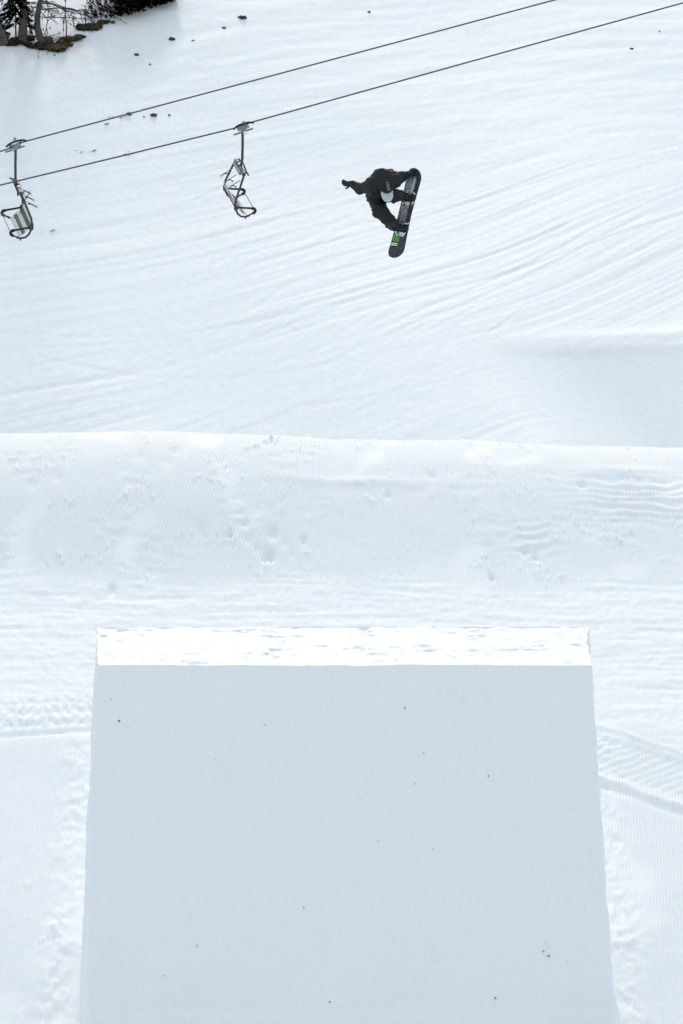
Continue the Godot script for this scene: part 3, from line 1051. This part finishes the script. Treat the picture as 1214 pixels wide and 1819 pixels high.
	# centre line, claw-like green mark, white bars
	var stripe := func(s0: float, s1: float, a0: float, a1: float, wd: float, wob: float) -> ArrayMesh:
		var q := st_new()
		for i in 10:
			var ta := i / 10.0
			var tb := (i + 1) / 10.0
			var sa := lerpf(s0, s1, ta)
			var sb := lerpf(s0, s1, tb)
			var aa := lerpf(a0, a1, ta) + wob * sin(ta * 9.0)
			var ab := lerpf(a0, a1, tb) + wob * sin(tb * 9.0)
			quad(q, top.call(sa, aa - wd, 0.008), top.call(sa, aa + wd, 0.008), top.call(sb, ab + wd, 0.008), top.call(sb, ab - wd, 0.008))
		return q.commit()
	part("centre_line", stripe.call(-0.70, -0.34, -0.02, 0.22, 0.022, 0.04), M.patch, bt)
	for g in [[-0.475, -0.365, -0.78, 0.13], [-0.480, -0.355, -0.46, 0.15], [-0.478, -0.37, -0.14, 0.13]]:
		part("green_mark", stripe.call(g[0], g[1], g[2], g[2] + 0.05, g[3] * 0.62, 0.05), M.green, bt)
	part("white_mark", stripe.call(-0.520, -0.503, -0.48, -0.48, 0.42, 0.0), M.white, bt)
	part("white_mark", stripe.call(-0.548, -0.530, -0.50, -0.50, 0.42, 0.0), M.white, bt)
	# bindings
	for bp in [-0.255, 0.265]:
		var c: Vector3 = bc + u * bp
		st = st_new()
		box(st, c + n * (0.018 + 0.006), Vector3(0.21, 0.02, 0.12), Basis(w, n, u), 0.006)
		var bn := part("binding", st.commit(), M.binding, bt)
		st = st_new()
		tube(st, [c - w * 0.10 + n * 0.02 + u * 0.055, c - w * 0.14 + n * 0.14 + u * 0.06, c - w * 0.16 + n * 0.20, c - w * 0.14 + n * 0.14 - u * 0.06, c - w * 0.10 + n * 0.02 - u * 0.055], 0.012)
		part("highback", st.commit(), M.binding, bn)
		for so in [[0.08, 0.10], [-0.03, 0.15]]:
			st = st_new()
			tube(st, [c + w * so[0] + n * 0.02 + u * 0.068, c + w * so[0] + n * so[1] * 0.75 + u * 0.062, c + w * (so[0] + 0.01) + n * so[1] * 0.98, c + w * so[0] + n * so[1] * 0.75 - u * 0.062, c + w * so[0] + n * 0.02 - u * 0.068], 0.010)
			part("strap", st.commit(), M.binding, bn)
		# snow packed round the binding
		var rng := RandomNumberGenerator.new()
		rng.seed = 100 + int(bp * 100)
		st = st_new()
		for i in 64:
			var su := -0.06 - 0.065 * pow(rng.randf(), 2.0) if rng.randf() < 0.75 else rng.randf_range(0.06, 0.12)
			var sw := rng.randf_range(-0.10, 0.115)
			var r := 0.003 + 0.015 * pow(rng.randf(), 2.0)
			blob(st, c + u * su + w * sw + n * (0.01 + bend.call(bp + su) + r * 0.3), Vector3(r * 1.3, r, r), i, 0.6, 7, 5, Basis(w, n, u))
		var ps := part("packed_snow", st.commit(), M.packed, bt)
		ps.set_meta("kind", "stuff")

func glove(root: Node3D, wrist: Vector3, knuckle: Vector3, tip: Vector3, back: Vector3, curl: float) -> void:
	var ax := (knuckle - wrist).normalized()
	var side := ax.cross(back).normalized()
	var bk := side.cross(ax).normalized()
	var kn := wrist + ax * minf((knuckle - wrist).length(), 0.105)
	var b: Array = [[wrist - ax * 0.03, wrist + ax * 0.02, 0.040, 0.036]]
	for i in 4:
		var o := (i - 1.5) * 0.021
		b.append([wrist + ax * 0.02 + side * o * 0.7, kn + side * o, 0.022, 0.019])
	# four fingers, bent at two knuckles towards the tip
	var len4 := [0.070, 0.082, 0.078, 0.062]
	var td := (tip - kn).normalized()
	var fs: Array = []
	for i in 4:
		var o := side * ((i - 1.5) * 0.0235)
		var p0 := kn + o
		var L: float = len4[i]
		var d1 := ax.lerp(td, 0.45).normalized()
		var d2 := ax.lerp(td, 0.9).normalized()
		var d3 := (td - bk * 0.35 * curl).normalized()
		var p1 := p0 + d1 * L * 0.45
		var p2 := p1 + d2 * L * 0.35
		var p3 := p2 + d3 * L * 0.3
		fs.append([p0, p1, 0.0125, 0.0118])
		fs.append([p1, p2, 0.0118, 0.0110])
		fs.append([p2, p3, 0.0110, 0.0095])
	# thumb from the side of the palm
	var t0 := wrist + ax * 0.035 - side * 0.034
	var t1 := t0 + (ax * 0.6 - side * 0.75 - bk * 0.2).normalized() * 0.045
	var t2 := t1 + (ax * 0.9 - side * 0.25 - bk * 0.2).normalized() * 0.04
	fs.append([t0, t1, 0.017, 0.014])
	fs.append([t1, t2, 0.014, 0.0115])
	part("glove", nets(b + fs, 0.005, 0.010), M.glove, root)

# ---------------------------------------------------------------- chairlift
func rope_depth(px: float, off: float) -> float:
	return 127.5 + 5.5 * px / 1214.0 + off

func lift() -> void:
	var lower := [[-1500, 728], [-400, 432], [0, 329], [200, 281], [418, 227.5], [446, 217.5], [830, 111], [1214, 5], [1800, -158], [2700, -405]]
	var upper := [[-1500, 720], [-300, 352], [0, 269], [14, 265], [42, 252], [500, 130], [985, 0], [1214, -61], [1800, -215], [2700, -450]]
	for q in [[lower, 0.0, "nearer, lower dark steel haul rope, carrying the chair in mid-picture"], [upper, 3.9, "farther, upper dark steel haul rope, carrying the chair at the left edge"]]:
		var pts: Array = []
		for p in q[0]: pts.append(P(p[0], p[1], rope_depth(p[0], q[1])))
		var st := st_new()
		tube(st, pts, 0.026, -1.0, 8)
		var o := part("haul_rope", st.commit(), M.rope, self)
		tag(o, q[2], "cable", "haul ropes of the chairlift")
	var a := make_chair("chairlift_chair", true, 0.0)
	tag(a, "empty lift chair in mid-picture facing right, left of the snowboarder", "chairlift", "empty chairs of the lift")
	place_chair(a, P(431.5, 223, rope_depth(432, 0.0)), 1.0, -5.0)
	var b := make_chair("chairlift_chair", false, 1.0)
	tag(b, "empty lift chair at the left edge facing left, green and white slats showing", "chairlift", "empty chairs of the lift")
	place_chair(b, P(28, 258.5, rope_depth(28, 3.9)), -1.0, 1.0)

func place_chair(c: Node3D, at: Vector3, way: float, swing: float) -> void:
	var xh := Vector3(0.97, 0, -0.245).normalized()
	var zh := xh.cross(Vector3.UP)
	var b := Basis(xh, Vector3.UP, zh)
	b = Basis(xh, deg_to_rad(7.0)) * b              # the seat hangs a little low on the near side
	if way < 0.0: b = b * Basis(Vector3.UP, PI)
	c.basis = b
	c.position = at + b * Vector3(0, -1.32, 0)

func make_chair(called: String, up_hill: bool, lean: float) -> Node3D:
	var c := thing(called, "", "")
	var st: SurfaceTool
	var Zr := [-1.0, 1.0]
	# hanger
	st = st_new()
	tube(st, [Vector3(0, 1.16, 0), Vector3(0.01, 0.6, 0), Vector3(0.008, 0.2, 0), Vector3(-0.02, 0.0, 0), Vector3(-0.05, -0.1, 0)], 0.042, 0.040, 10)
	part("hanger", st.commit(), M.dark, c)
	# grip: curved rail, jaw body, springs, guide bar, roller
	var slope := 0.275 if up_hill else -0.27
	var tilt := Basis(Vector3(0, 0, 1), atan(slope))
	st = st_new()
	for q in [[-0.10, 0.02, 0.16, 0.13, 0.14], [0.10, 0.02, 0.16, 0.13, 0.14], [0.0, -0.02, 0.13, 0.18, 0.16]]:
		box(st, Vector3(0, 1.27, 0) + tilt * Vector3(q[0], q[1], 0.04), Vector3(q[2], q[3], q[4]), tilt, 0.025)
	var grip := part("grip", st.commit(), M.steel, c)
	var yt := 1.40 if up_hill else 1.45
	st = st_new()
	var rail: Array = []
	for i in 13:
		var t := -1.0 + i / 6.0
		rail.append(Vector3(0, yt if not up_hill else 1.385, 0.02) + tilt * Vector3(t * 0.33, -0.06 * t * t * t * t - 0.03 * t * t, 0))
	tube(st, rail, 0.032, -1.0, 8)
	part("guide_rail", st.commit(), M.rubber, grip)
	for s in Zr:
		st = st_new()
		tube(st, [Vector3(0, 1.30, 0.05) + tilt * Vector3(s * 0.10, 0.02, 0), Vector3(0, yt, 0.02) + tilt * Vector3(s * 0.20, -0.03, 0)], 0.018)
		part("bracket", st.commit(), M.rubber, grip)
		st = st_new()
		tube(st, [Vector3(0, 1.25, 0.13) + tilt * Vector3(s * 0.06, 0.02, 0), Vector3(0, 1.25, 0.13) + tilt * Vector3(s * 0.19, 0.04, 0)], 0.05, 0.045, 10)
		part("spring", st.commit(), M.steel, grip)
	st = st_new()
	tube(st, [Vector3(0, 1.155, 0.10) + tilt * Vector3(-0.32, 0, 0), Vector3(0, 1.155, 0.10) + tilt * Vector3(0.32, 0, 0)], 0.028, -1.0, 8)
	part("guide_bar", st.commit(), M.thin, grip)
	st = st_new()
	tube(st, [Vector3(0.05, 1.14, 0.06), Vector3(0.05, 1.14, 0.17)], 0.062, -1.0, 14)
	part("roller", st.commit(), M.slat_white, grip)
	st = st_new()
	var ring: Array = []
	for i in (11 if not up_hill else 0):
		var t := PI * i / 10.0
		ring.append(Vector3(cos(t) * 0.085, 1.36 + sin(t) * 0.15, 0.03))
	if not up_hill:
		tube(st, ring, 0.016, -1.0, 7)
		part("loop", st.commit(), M.steel, grip)
	st = st_new()
	blob(st, Vector3(0.02, 1.545 if not up_hill else 1.44, 0.03), Vector3(0.045, 0.045, 0.045), 3, 0.1, 10, 7)
	part("knob", st.commit(), M.steel, grip)
	# suspension head: cross bar with rubber buffers and plates
	st = st_new()
	tube(st, [Vector3(-0.06, -0.07, -0.62), Vector3(-0.05, -0.08, 0.62)], 0.036, -1.0, 10)
	var bar := part("cross_bar", st.commit(), M.dark, c)
	for z in [-0.50, -0.36, -0.14, 0.16, 0.34, 0.5]:
		st = st_new()
		box(st, Vector3(-0.055, -0.085, z), Vector3(0.12, 0.15, 0.10 if absf(z) > 0.2 else 0.16), Basis.IDENTITY, 0.02)
		part("bracket", st.commit(), M.steel if absf(z) != 0.36 else M.thin, bar)
	st = st_new()
	tube(st, [Vector3(-0.15, -0.12, -0.40), Vector3(-0.15, -0.12, 0.42)], 0.045, -1.0, 10)
	part("damper", st.commit(), M.steel, bar)
	for s in Zr:
		st = st_new()
		tube(st, [Vector3(0.05, 0.02, 0.05 * s), Vector3(0.03, -0.04, 0.5 * s), Vector3(0.06, -0.08, 0.66 * s)], 0.026)
		part("stay", st.commit(), M.rubber, bar)
	# bail legs
	for s in Zr:
		st = st_new()
		tube(st, [Vector3(-0.06, -0.07, 0.60 * s), Vector3(-0.16, -0.34, 0.66 * s), Vector3(-0.28, -0.66, 0.72 * s), Vector3(-0.345, -0.82, 0.75 * s), Vector3(-0.36, -1.0, 0.76 * s), Vector3(-0.35, -1.12, 0.76 * s)], 0.034, 0.034, 9)
		part("bail_leg", st.commit(), M.dark, c)
		# seat side frame
		st = st_new()
		tube(st, [Vector3(-0.39, -0.98, 0.755 * s), Vector3(-0.35, -1.16, 0.755 * s), Vector3(-0.28, -1.32, 0.755 * s), Vector3(-0.17, -1.42, 0.755 * s), Vector3(-0.02, -1.44, 0.755 * s), Vector3(0.10, -1.41, 0.755 * s)], 0.034, 0.03, 9)
		var sf := part("side_frame", st.commit(), M.dark, c)
		st = st_new()
		tube(st, [Vector3(-0.02, -1.44, 0.755 * s), Vector3(-0.03, -1.52, 0.755 * s)], 0.026, 0.014, 8)
		part("stop", st.commit(), M.rubber, sf)
		st = st_new()
		box(st, Vector3(-0.345, -1.10, 0.775 * s), Vector3(0.13, 0.17, 0.05), Basis.IDENTITY, 0.02)
		part("pivot_plate", st.commit(), M.dark, sf)
		# armrest: a closed loop with a fat rounded front
		st = st_new()
		tube(st, [Vector3(-0.33, -1.10, 0.755 * s), Vector3(-0.10, -1.13, 0.755 * s), Vector3(0.12, -1.16, 0.755 * s), Vector3(0.24, -1.18, 0.755 * s)], 0.030, 0.034, 9)
		var ar := part("armrest", st.commit(), M.rubber, c)
		st = st_new()
		tube(st, [Vector3(0.17, -1.165, 0.755 * s), Vector3(0.25, -1.19, 0.755 * s), Vector3(0.285, -1.25, 0.755 * s), Vector3(0.26, -1.31, 0.755 * s), Vector3(0.20, -1.345, 0.755 * s)], 0.050, 0.046, 12)
		part("front_pad", st.commit(), M.rubber, ar)
		st = st_new()
		tube(st, [Vector3(0.22, -1.335, 0.755 * s), Vector3(0.10, -1.385, 0.755 * s), Vector3(0.0, -1.43, 0.755 * s)], 0.027, 0.027, 8)
		part("lower_tube", st.commit(), M.dark, ar)
	st = st_new()
	tube(st, [Vector3(0.27, -1.26, -0.72), Vector3(0.27, -1.26, 0.72)], 0.015, -1.0, 7)
	part("lap_bar", st.commit(), M.thin, c)
	st = st_new()
	tube(st, [Vector3(-0.40, -1.03, -0.75), Vector3(-0.40, -1.03, 0.75)], 0.02, -1.0, 7)
	part("back_rail", st.commit(), M.dark, c)
	# slats: two on the back, three on the seat
	for q in [["back_slat", -0.375, -1.00, 0.105, 58.0, M.slat_white], ["back_slat", -0.305, -1.115, 0.145, 54.0, M.slat_green], ["seat_slat", -0.215, -1.215, 0.10, 46.0, M.slat_white], ["seat_slat", -0.12, -1.30, 0.13, 42.0, M.slat_grey], ["seat_slat", -0.01, -1.385, 0.11, 36.0, M.slat_white]]:
		st = st_new()
		var rot := Basis(Vector3(0, 0, 1), -deg_to_rad(q[4]))
		box(st, Vector3(q[1], q[2], 0.0), Vector3(q[3], 0.026, 1.46), rot, 0.007)
		var sl := part(q[0], st.commit(), q[5], c)
		if q[5] == M.slat_green:
			st = st_new()
			box(st, Vector3(q[1], q[2], 0.0) + rot * Vector3(0, -0.024, 0), Vector3(q[3], 0.018, 1.45), rot, 0.004)
			part("backing", st.commit(), M.slat_white, sl)
		if q[5] == M.slat_white:
			for i in 8:
				st = st_new()
				blob(st, Vector3(q[1], q[2], -0.62 + i * 0.177) + rot * Vector3(0.0, 0.014, 0), Vector3(0.013, 0.005, 0.013), i, 0.0, 8, 4, rot)
				part("bolt", st.commit(), M.dark, sl)
	# safety bar, swung up behind the chair, with three foot rests
	st = st_new()
	tube(st, [Vector3(-0.34, -0.98, 0.73), Vector3(-0.46, -0.80, 0.73), Vector3(-0.56, -0.62, 0.72), Vector3(-0.56, -0.55, 0.66)], 0.017, -1.0, 7)
	var sb := part("safety_bar", st.commit(), M.thin, c)
	st = st_new()
	tube(st, [Vector3(-0.56, -0.55, -0.66), Vector3(-0.56, -0.55, 0.66)], 0.010, -1.0, 6)
	part("cross_tube", st.commit(), M.slat_white, sb)
	for z in [-0.52, 0.0, 0.48]:
		st = st_new()
		tube(st, [Vector3(-0.58, -0.56, z), Vector3(-0.36, -0.43, z), Vector3(-0.16, -0.32, z)], 0.011, -1.0, 6)
		tube(st, [Vector3(-0.57, -0.60, z + 0.02), Vector3(-0.46, -0.52, z + 0.02), Vector3(-0.40, -0.46, z)], 0.009, -1.0, 6)
		var fr := part("foot_rest", st.commit(), M.thin, sb)
		st = st_new()
		tube(st, [Vector3(-0.46, -0.50, z - 0.02), Vector3(-0.39, -0.465, z + 0.02), Vector3(-0.33, -0.47, z + 0.08), Vector3(-0.30, -0.50, z + 0.11)], 0.017, 0.019, 7)
		part("foot_peg", st.commit(), M.rubber, fr)
	if lean != 0.0:     # the empty seat of this one swings forward under its hanger
		for ch in c.get_children():
			var cn := String(ch.name)
			if cn.begins_with("hanger") or cn.begins_with("grip"): continue
			ch.transform = Transform3D(Basis(Vector3(0, 0, 1), deg_to_rad(lean)).scaled(Vector3(1.06, 1.06, 1.06)), Vector3.ZERO)
	return c

# ---------------------------------------------------------------- trees, bushes, stones
func HS(px: float, py: float) -> Vector3:
	return on_surface(px, py, hill_height, 120, 260)

func needle_clump(st: SurfaceTool, rng: RandomNumberGenerator, p: Vector3, dirv: Vector3, L: float, dark: Color, light: Color, n: int = 9) -> void:
	for i in n:
		var t := rng.randf()
		var o := p + dirv * (t * L)
		var d := (dirv * 0.6 + Vector3(rng.randf_range(-1, 1), rng.randf_range(-0.6, 0.9), rng.randf_range(-1, 1))).normalized()
		var s := d.cross(Vector3(rng.randf_range(-1, 1), rng.randf_range(-1, 1), rng.randf_range(-1, 1))).normalized()
		var ln := L * rng.randf_range(0.35, 0.7)
		var wd := ln * 0.22
		var c := dark.lerp(light, rng.randf())
		var nn := d.cross(s)
		for v in [o - s * wd, o + d * ln, o + s * wd]:
			st.set_color(c); st.set_normal(nn); st.add_vertex(v)

func twig(st: SurfaceTool, rng: RandomNumberGenerator, p: Vector3, dirv: Vector3, L: float, r: float, depth: int, ends: Array, droop: float = 0.25) -> void:
	var pts: Array = [p]
	var d := dirv.normalized()
	var q := p
	var seg := 5
	for i in seg:
		d = (d + Vector3(rng.randf_range(-0.22, 0.22), rng.randf_range(-0.22, 0.16) - droop * 0.2, rng.randf_range(-0.22, 0.22))).normalized()
		q += d * L / seg
		pts.append(q)
	tube(st, pts, r, r * 0.35, 5)
	ends.append([q, d, L])
	if depth > 0:
		var nb := 5 if depth > 1 else 4
		for k in nb:
			var i := 1 + (k * seg / nb)
			var sd := Vector3(rng.randf_range(-1, 1), rng.randf_range(-0.7, 0.5), rng.randf_range(-1, 1))
			twig(st, rng, pts[mini(i, seg)], d * 0.7 + sd * 0.8, L * rng.randf_range(0.3, 0.55), r * 0.5, depth - 1, ends, droop)

func larch(label: String, at: Vector3, path: Array, r0: float, r1: float, branches: Array, sd: int) -> void:
	var t := thing("larch_tree", label, "tree", at, "bare larch trees at the top left")
	var rng := RandomNumberGenerator.new()
	rng.seed = sd
	var st := st_new()
	var rr := r0
	# root flare, then the stem
	tube(st, [path[0] - Vector3(0, 0.5, 0), path[0], path[0] + (path[1] - path[0]) * 0.25], r0 * 1.5, r0 * 1.02, 12)
	tube(st, path, r0 * 1.08, r1, 12)
	part("trunk", st.commit(), M.bark, t)
	var ends: Array = []
	for b in branches:
		st = st_new()
		twig(st, rng, b[0], b[1], b[2], b[3], 2, ends, 0.08)
		part("branch", st.commit(), M.twig, t)
	# fine hanging twigs and leftover needles of the crown
	st = st_new()
	for e in ends:
		if rng.randf() < 0.5:
			needle_clump(st, rng, e[0] - e[1] * 0.1, e[1], 0.16, Color(0.03, 0.026, 0.018), Color(0.075, 0.065, 0.04), 5)
	var cr := part("crown", st.commit(), M.needle, t)
	cr.set_meta("kind", "stuff")

func trees() -> void:
	var rng := RandomNumberGenerator.new()
	rng.seed = 31
	var pxm := 1.0 / 40.0
	# two big larches
	var b1 := HS(40, 74)
	var st: SurfaceTool
	var br: Array = []
	for i in 22:
		var h := 1.3 + i * 0.42
		var a := rng.randf() * TAU
		br.append([Vector3(0.15, h, 0), Vector3(cos(a), rng.randf_range(-0.15, 0.25), sin(a)), rng.randf_range(1.4, 2.6), 0.035])
	br.append([Vector3(0.1, 1.25, 0.05), Vector3(-1, 0.05, 0.3), 1.4, 0.03])
	larch("larger straight grey-brown larch trunk at the top left corner", b1, [Vector3(0, 0, 0), Vector3(0.05, 0.7, 0), Vector3(0.1, 1.6, 0), Vector3(0.15, 3.2, 0), Vector3(0.2, 6, 0), Vector3(0.25, 10.5, 0)], 0.20, 0.05, br, 41)
	var b2 := HS(75, 78)
	br = []
	for i in 20:
		var h := 1.15 + i * 0.36
		var a := rng.randf_range(-0.6, 0.9) if i % 2 == 0 else rng.randf() * TAU
		br.append([Vector3(0.08, h, 0), Vector3(cos(a), rng.randf_range(-0.2, 0.12), sin(a)), rng.randf_range(1.5, 3.0), 0.03])
	br.append([Vector3(-0.08, 1.0, 0.1), Vector3(-0.8, -0.5, 0.3), 0.6, 0.03])
	br.append([Vector3(0.05, 1.5, 0.1), Vector3(1, 0.12, 0.3), 2.2, 0.035])
	br.append([Vector3(0.06, 1.8, 0.1), Vector3(1, 0.1, 0.1), 2.6, 0.035])
	larch("bent pale larch trunk beside the mossy bank at the top left", b2, [Vector3(0.12, 0, 0), Vector3(-0.08, 0.28, 0), Vector3(-0.18, 0.7, 0), Vector3(-0.16, 1.2, 0), Vector3(-0.02, 1.9, 0), Vector3(0.1, 3.2, 0), Vector3(0.05, 5.5, 0), Vector3(0.1, 8.5, 0)], 0.175, 0.035, br, 43)
	# thin dark stem leaning behind the big trunk
	var b3 := HS(57, 60)
	larch("thin dark leaning stem right behind the larger larch trunk", b3, [Vector3(0, 0, 0), Vector3(-0.12, 0.5, 0), Vector3(-0.2, 1.3, 0), Vector3(-0.2, 3.5, 0), Vector3(-0.1, 6.0, 0)], 0.05, 0.02, [[Vector3(-0.2, 1.3, 0), Vector3(1, 0.1, 0), 1.2, 0.02], [Vector3(-0.2, 2.0, 0), Vector3(-1, 0.1, 0.2), 1.3, 0.02]], 44)
	# slender saplings between the trunks and the big bush
	for q in [[118, 64, 1.7, "slender bare sapling rising from the mossy bank", 45], [152, 48, 0.95, "short bare forked sapling left of the big dark bush", 46], [131, 47, 0.45, "tiny crooked snag on the snow left of the forked sapling", 47]]:
		var b := HS(q[0], q[1])
		var t := thing("sapling", q[3], "sapling", b, "bare saplings at the top left")
		var r2 := RandomNumberGenerator.new()
		r2.seed = q[4]
		var ends: Array = []
		st = st_new()
		var H: float = q[2]
		tube(st, [Vector3(0, -0.2, 0), Vector3(0.02, H * 0.3, 0), Vector3(-0.03, H * 0.65, 0), Vector3(0.03, H, 0)], 0.032, 0.012, 6)
		part("stem", st.commit(), M.twig, t)
		for i in 9:
			st = st_new()
			var a := r2.randf() * TAU
			twig(st, r2, Vector3(0, H * r2.randf_range(0.05, 0.95), 0), Vector3(cos(a), r2.randf_range(0.0, 0.9), sin(a)), H * r2.randf_range(0.18, 0.4), 0.013, 1, ends, 0.0)
			part("twig", st.commit(), M.twig, t)
	# little spruce left of the larches
	var sp := thing("spruce", "small ragged green spruce at the left edge before the larch trunks", "tree", HS(29, 74))
	st = st_new()
	tube(st, [Vector3(0, -0.3, 0), Vector3(0.0, 0.9, 0), Vector3(0.03, 2.6, 0)], 0.05, 0.012, 7)
	part("trunk", st.commit(), M.twig, sp)
	st = st_new()
	for i in 80:
		var h := rng.randf_range(0.7, 2.5)
		var a := rng.randf() * TAU
		var L := (2.75 - h) * 0.42 * rng.randf_range(0.5, 1.0)
		var d := Vector3(cos(a), -0.15, sin(a)).normalized()
		for k in 6:
			needle_clump(st, rng, Vector3(0.02, h, 0) + d * L * (0.25 + 0.15 * k) + Vector3(0, -0.05 * k * L, 0), d, 0.25, Color(0.018, 0.026, 0.012), Color(0.07, 0.085, 0.035), 10)
	part("crown", st.commit(), M.needle, sp)
	# dark dwarf-pine thicket cut by the top edge: three bushes side by side
	for q in [[208, 22, 1.35, 1.7, "dark dwarf pine bush at the top edge, left end of the thicket"], [246, 14, 1.25, 1.5, "dark dwarf pine bush at the top edge, middle of the thicket"], [284, 3, 0.9, 1.0, "low dark dwarf pine bush at the top edge, right end of the thicket"]]:
		var b := HS(q[0], q[1])
		var t := thing("dwarf_pine", q[4], "bush", b, "dwarf pines at the top edge")
		var R: float = q[2]
		var H: float = q[3]
		var ends: Array = []
		for i in 12:
			var a := TAU * i / 12.0 + rng.randf() * 0.4
			st = st_new()
			twig(st, rng, Vector3(0, -0.1, 0), Vector3(cos(a), rng.randf_range(0.15, 1.0), sin(a)), R * rng.randf_range(0.7, 1.0), 0.03, 1, ends, -0.2)
			part("branch", st.commit(), M.twig, t)
		st = st_new()
		for i in 520:
			var a := rng.randf() * TAU
			var rr := sqrt(rng.randf()) * R
			var hh := rng.randf() * H * (1.0 - 0.75 * rr / R) * 0.9
			var p := Vector3(cos(a) * rr, hh - 0.05 + (cos(a) * rr) * 0.22, sin(a) * rr * 0.8)
			var d := Vector3(cos(a) * 0.5, 0.8, sin(a) * 0.5 + 0.3).normalized()
			needle_clump(st, rng, p, d, rng.randf_range(0.12, 0.24), Color(0.012, 0.017, 0.009), Color(0.060, 0.072, 0.030), 11)
		part("foliage", st.commit(), M.needle, t)
	# bare mossy earth, stump and boulders by the trunks
	for q in [["mossy_bank", "brown mossy bank of bare earth under the bent larch", "earth bank", M.earth, [[88, 84, 0.42, 0.22], [100, 86, 0.40, 0.20], [112, 80, 0.36, 0.22], [122, 72, 0.38, 0.20], [135, 68, 0.32, 0.14], [144, 65, 0.22, 0.10]]],
			["bare_ground", "dark patch of roots and heather at the bent larch's foot", "ground patch", M.soil, [[60, 84, 0.30, 0.16], [68, 86, 0.36, 0.22], [48, 80, 0.26, 0.12], [76, 82, 0.34, 0.2]]],
			["root_mound", "dark earth mound at the foot of the larger larch", "ground patch", M.soil, [[22, 77, 0.34, 0.14], [36, 75, 0.36, 0.20], [48, 70, 0.34, 0.18], [56, 66, 0.2, 0.1]]],
			["tree_stump", "dark broken stump at the left picture edge", "stump", M.bark, [[2, 76, 0.30, 0.62]]],
			["boulder", "pale grey stone leaning on the foot of the bent larch", "rock", M.rock, [[86, 78, 0.20, 0.26]]],
			["tussock", "brown grass tussock left of the dark bush", "grass tuft", M.earth, [[168, 51, 0.30, 0.20], [176, 47, 0.2, 0.12]]],
			["tussock", "small brown tussock touching the dark bush", "grass tuft", M.earth, [[184, 40, 0.24, 0.14], [190, 38, 0.14, 0.1]]],
			["heather_clump", "dark heather clump under the forked sapling", "shrub", M.soil, [[146, 52, 0.26, 0.3], [155, 50, 0.24, 0.34], [162, 46, 0.2, 0.16]]]]:
		st = st_new()
		var o0 := HS(q[4][0][0], q[4][0][1])
		var i := 0
		for e in q[4]:
			var p := HS(e[0], e[1]) - o0
			for k in 7:
				var rr: Vector3 = Vector3(rng.randf_range(-0.55, 0.55), rng.randf_range(-0.1, 0.2), rng.randf_range(-0.5, 0.5)) * e[2] if q[4].size() > 1 else Vector3.ZERO
				var sc: float = rng.randf_range(0.35, 0.75) if q[4].size() > 1 else 1.0
				if k > 0 and q[4].size() == 1: break
				blob(st, p + rr + Vector3(0, e[3] * 0.1, 0), Vector3(e[2], e[3] * (0.6 if q[4].size() > 1 else 1.0), e[2] * 0.9) * sc, 50 + i * 3 + int(e[0]) + k * 11, 1.1, 16, 10)
			i += 1
		var o := part(q[0], st.commit(), q[3], self)
		o.position = o0
		tag(o, q[1], q[2])
	# dry heather stalks on the bank
	var hb := thing("dry_shrub", "tangled dry twigs growing on the mossy bank", "shrub", HS(112, 74))
	for i in 26:
		st = st_new()
		var ends: Array = []
		var a := rng.randf() * TAU
		twig(st, rng, Vector3(rng.randf_range(-0.9, 0.5), 0.05 + rng.randf_range(0, 0.1), rng.randf_range(-0.3, 0.3)), Vector3(cos(a), rng.randf_range(0.3, 1.0), sin(a)), rng.randf_range(0.2, 0.5), 0.014, 1, ends, 0.0)
		part("twig", st.commit(), M.twig, hb)
	# stones and twigs that poke through the snow
	var n := 60
	for q in [[243, 98, 0.13, 0.08, "small dark stone on open snow below the thicket, left of the pebble"], [267, 115, 0.05, 0.05, "tiny dark pebble just right of and below a small stone"], [305, 71, 0.15, 0.12, "round black stone on open snow right of the mossy bank"],
			[431, 32, 0.26, 0.10, "long flat dark stone near the top edge"], [398, 50, 0.12, 0.05, "pale flat stone below the long dark one"], [274, 206, 0.17, 0.10, "brownish rock just under the upper rope"], [301, 205, 0.07, 0.05, "small stone right of the brownish rock"], [256, 208, 0.05, 0.04, "small stone left of the brownish rock"],
			[230, 204, 0.14, 0.10, "dark rock behind the upper rope, left of the brownish rock"], [1122, 87, 0.11, 0.05, "flat grey stone alone on the snow at upper right"], [1172, 56, 0.05, 0.04, "tiny stone near the right edge above the flat grey one"], [656, 22, 0.10, 0.06, "small grey stone near the top edge left of the upper rope's end"],
			[201, 41, 0.12, 0.10, "crooked dark stone beside the tussock below the thicket"], [343, 72, 0.09, 0.03, "faint pale pebble right of the round black stone"]]:
		st = st_new()
		blob(st, Vector3.ZERO, Vector3(q[2], q[3], q[2] * 0.7) * 0.72, n, 0.9, 14, 9)
		var o := part("stone", st.commit(), M.rock, self)
		o.position = HS(q[0], q[1]) + Vector3(0, q[3] * 0.25, 0)
		tag(o, q[4], "rock", "stones poking through the snow")
		n += 1
	for q in [[174, 217, 0.22, 9, "small twig tuft left under the upper rope"], [226, 272, 0.26, 16, "twiggy tuft seen right behind the lower rope"], [150, 264, 0.22, 9, "sparse dry stems in the snow between the two ropes"], [70, 411, 0.24, 8, "faint dry stems right of the left chair's seat"], [205, 205, 0.2, 6, "thin stems left of the dark rock behind the upper rope"]]:
		var t := thing("twig_tuft", q[4], "shrub", HS(q[0], q[1]), "twig tufts in the snow")
		for i in q[3]:
			st = st_new()
			var ends: Array = []
			var a := rng.randf() * TAU
			var sp2: float = 0.35 if q[3] < 12 else 0.15
			twig(st, rng, Vector3(rng.randf_range(-1.4, 1.4) * sp2, -0.03, rng.randf_range(-1, 1) * sp2), Vector3(cos(a), rng.randf_range(0.05, 0.6), sin(a)), q[2] * rng.randf_range(0.6, 1.1), 0.012, 1, ends, 0.3)
			part("twig", st.commit(), M.twig, t)
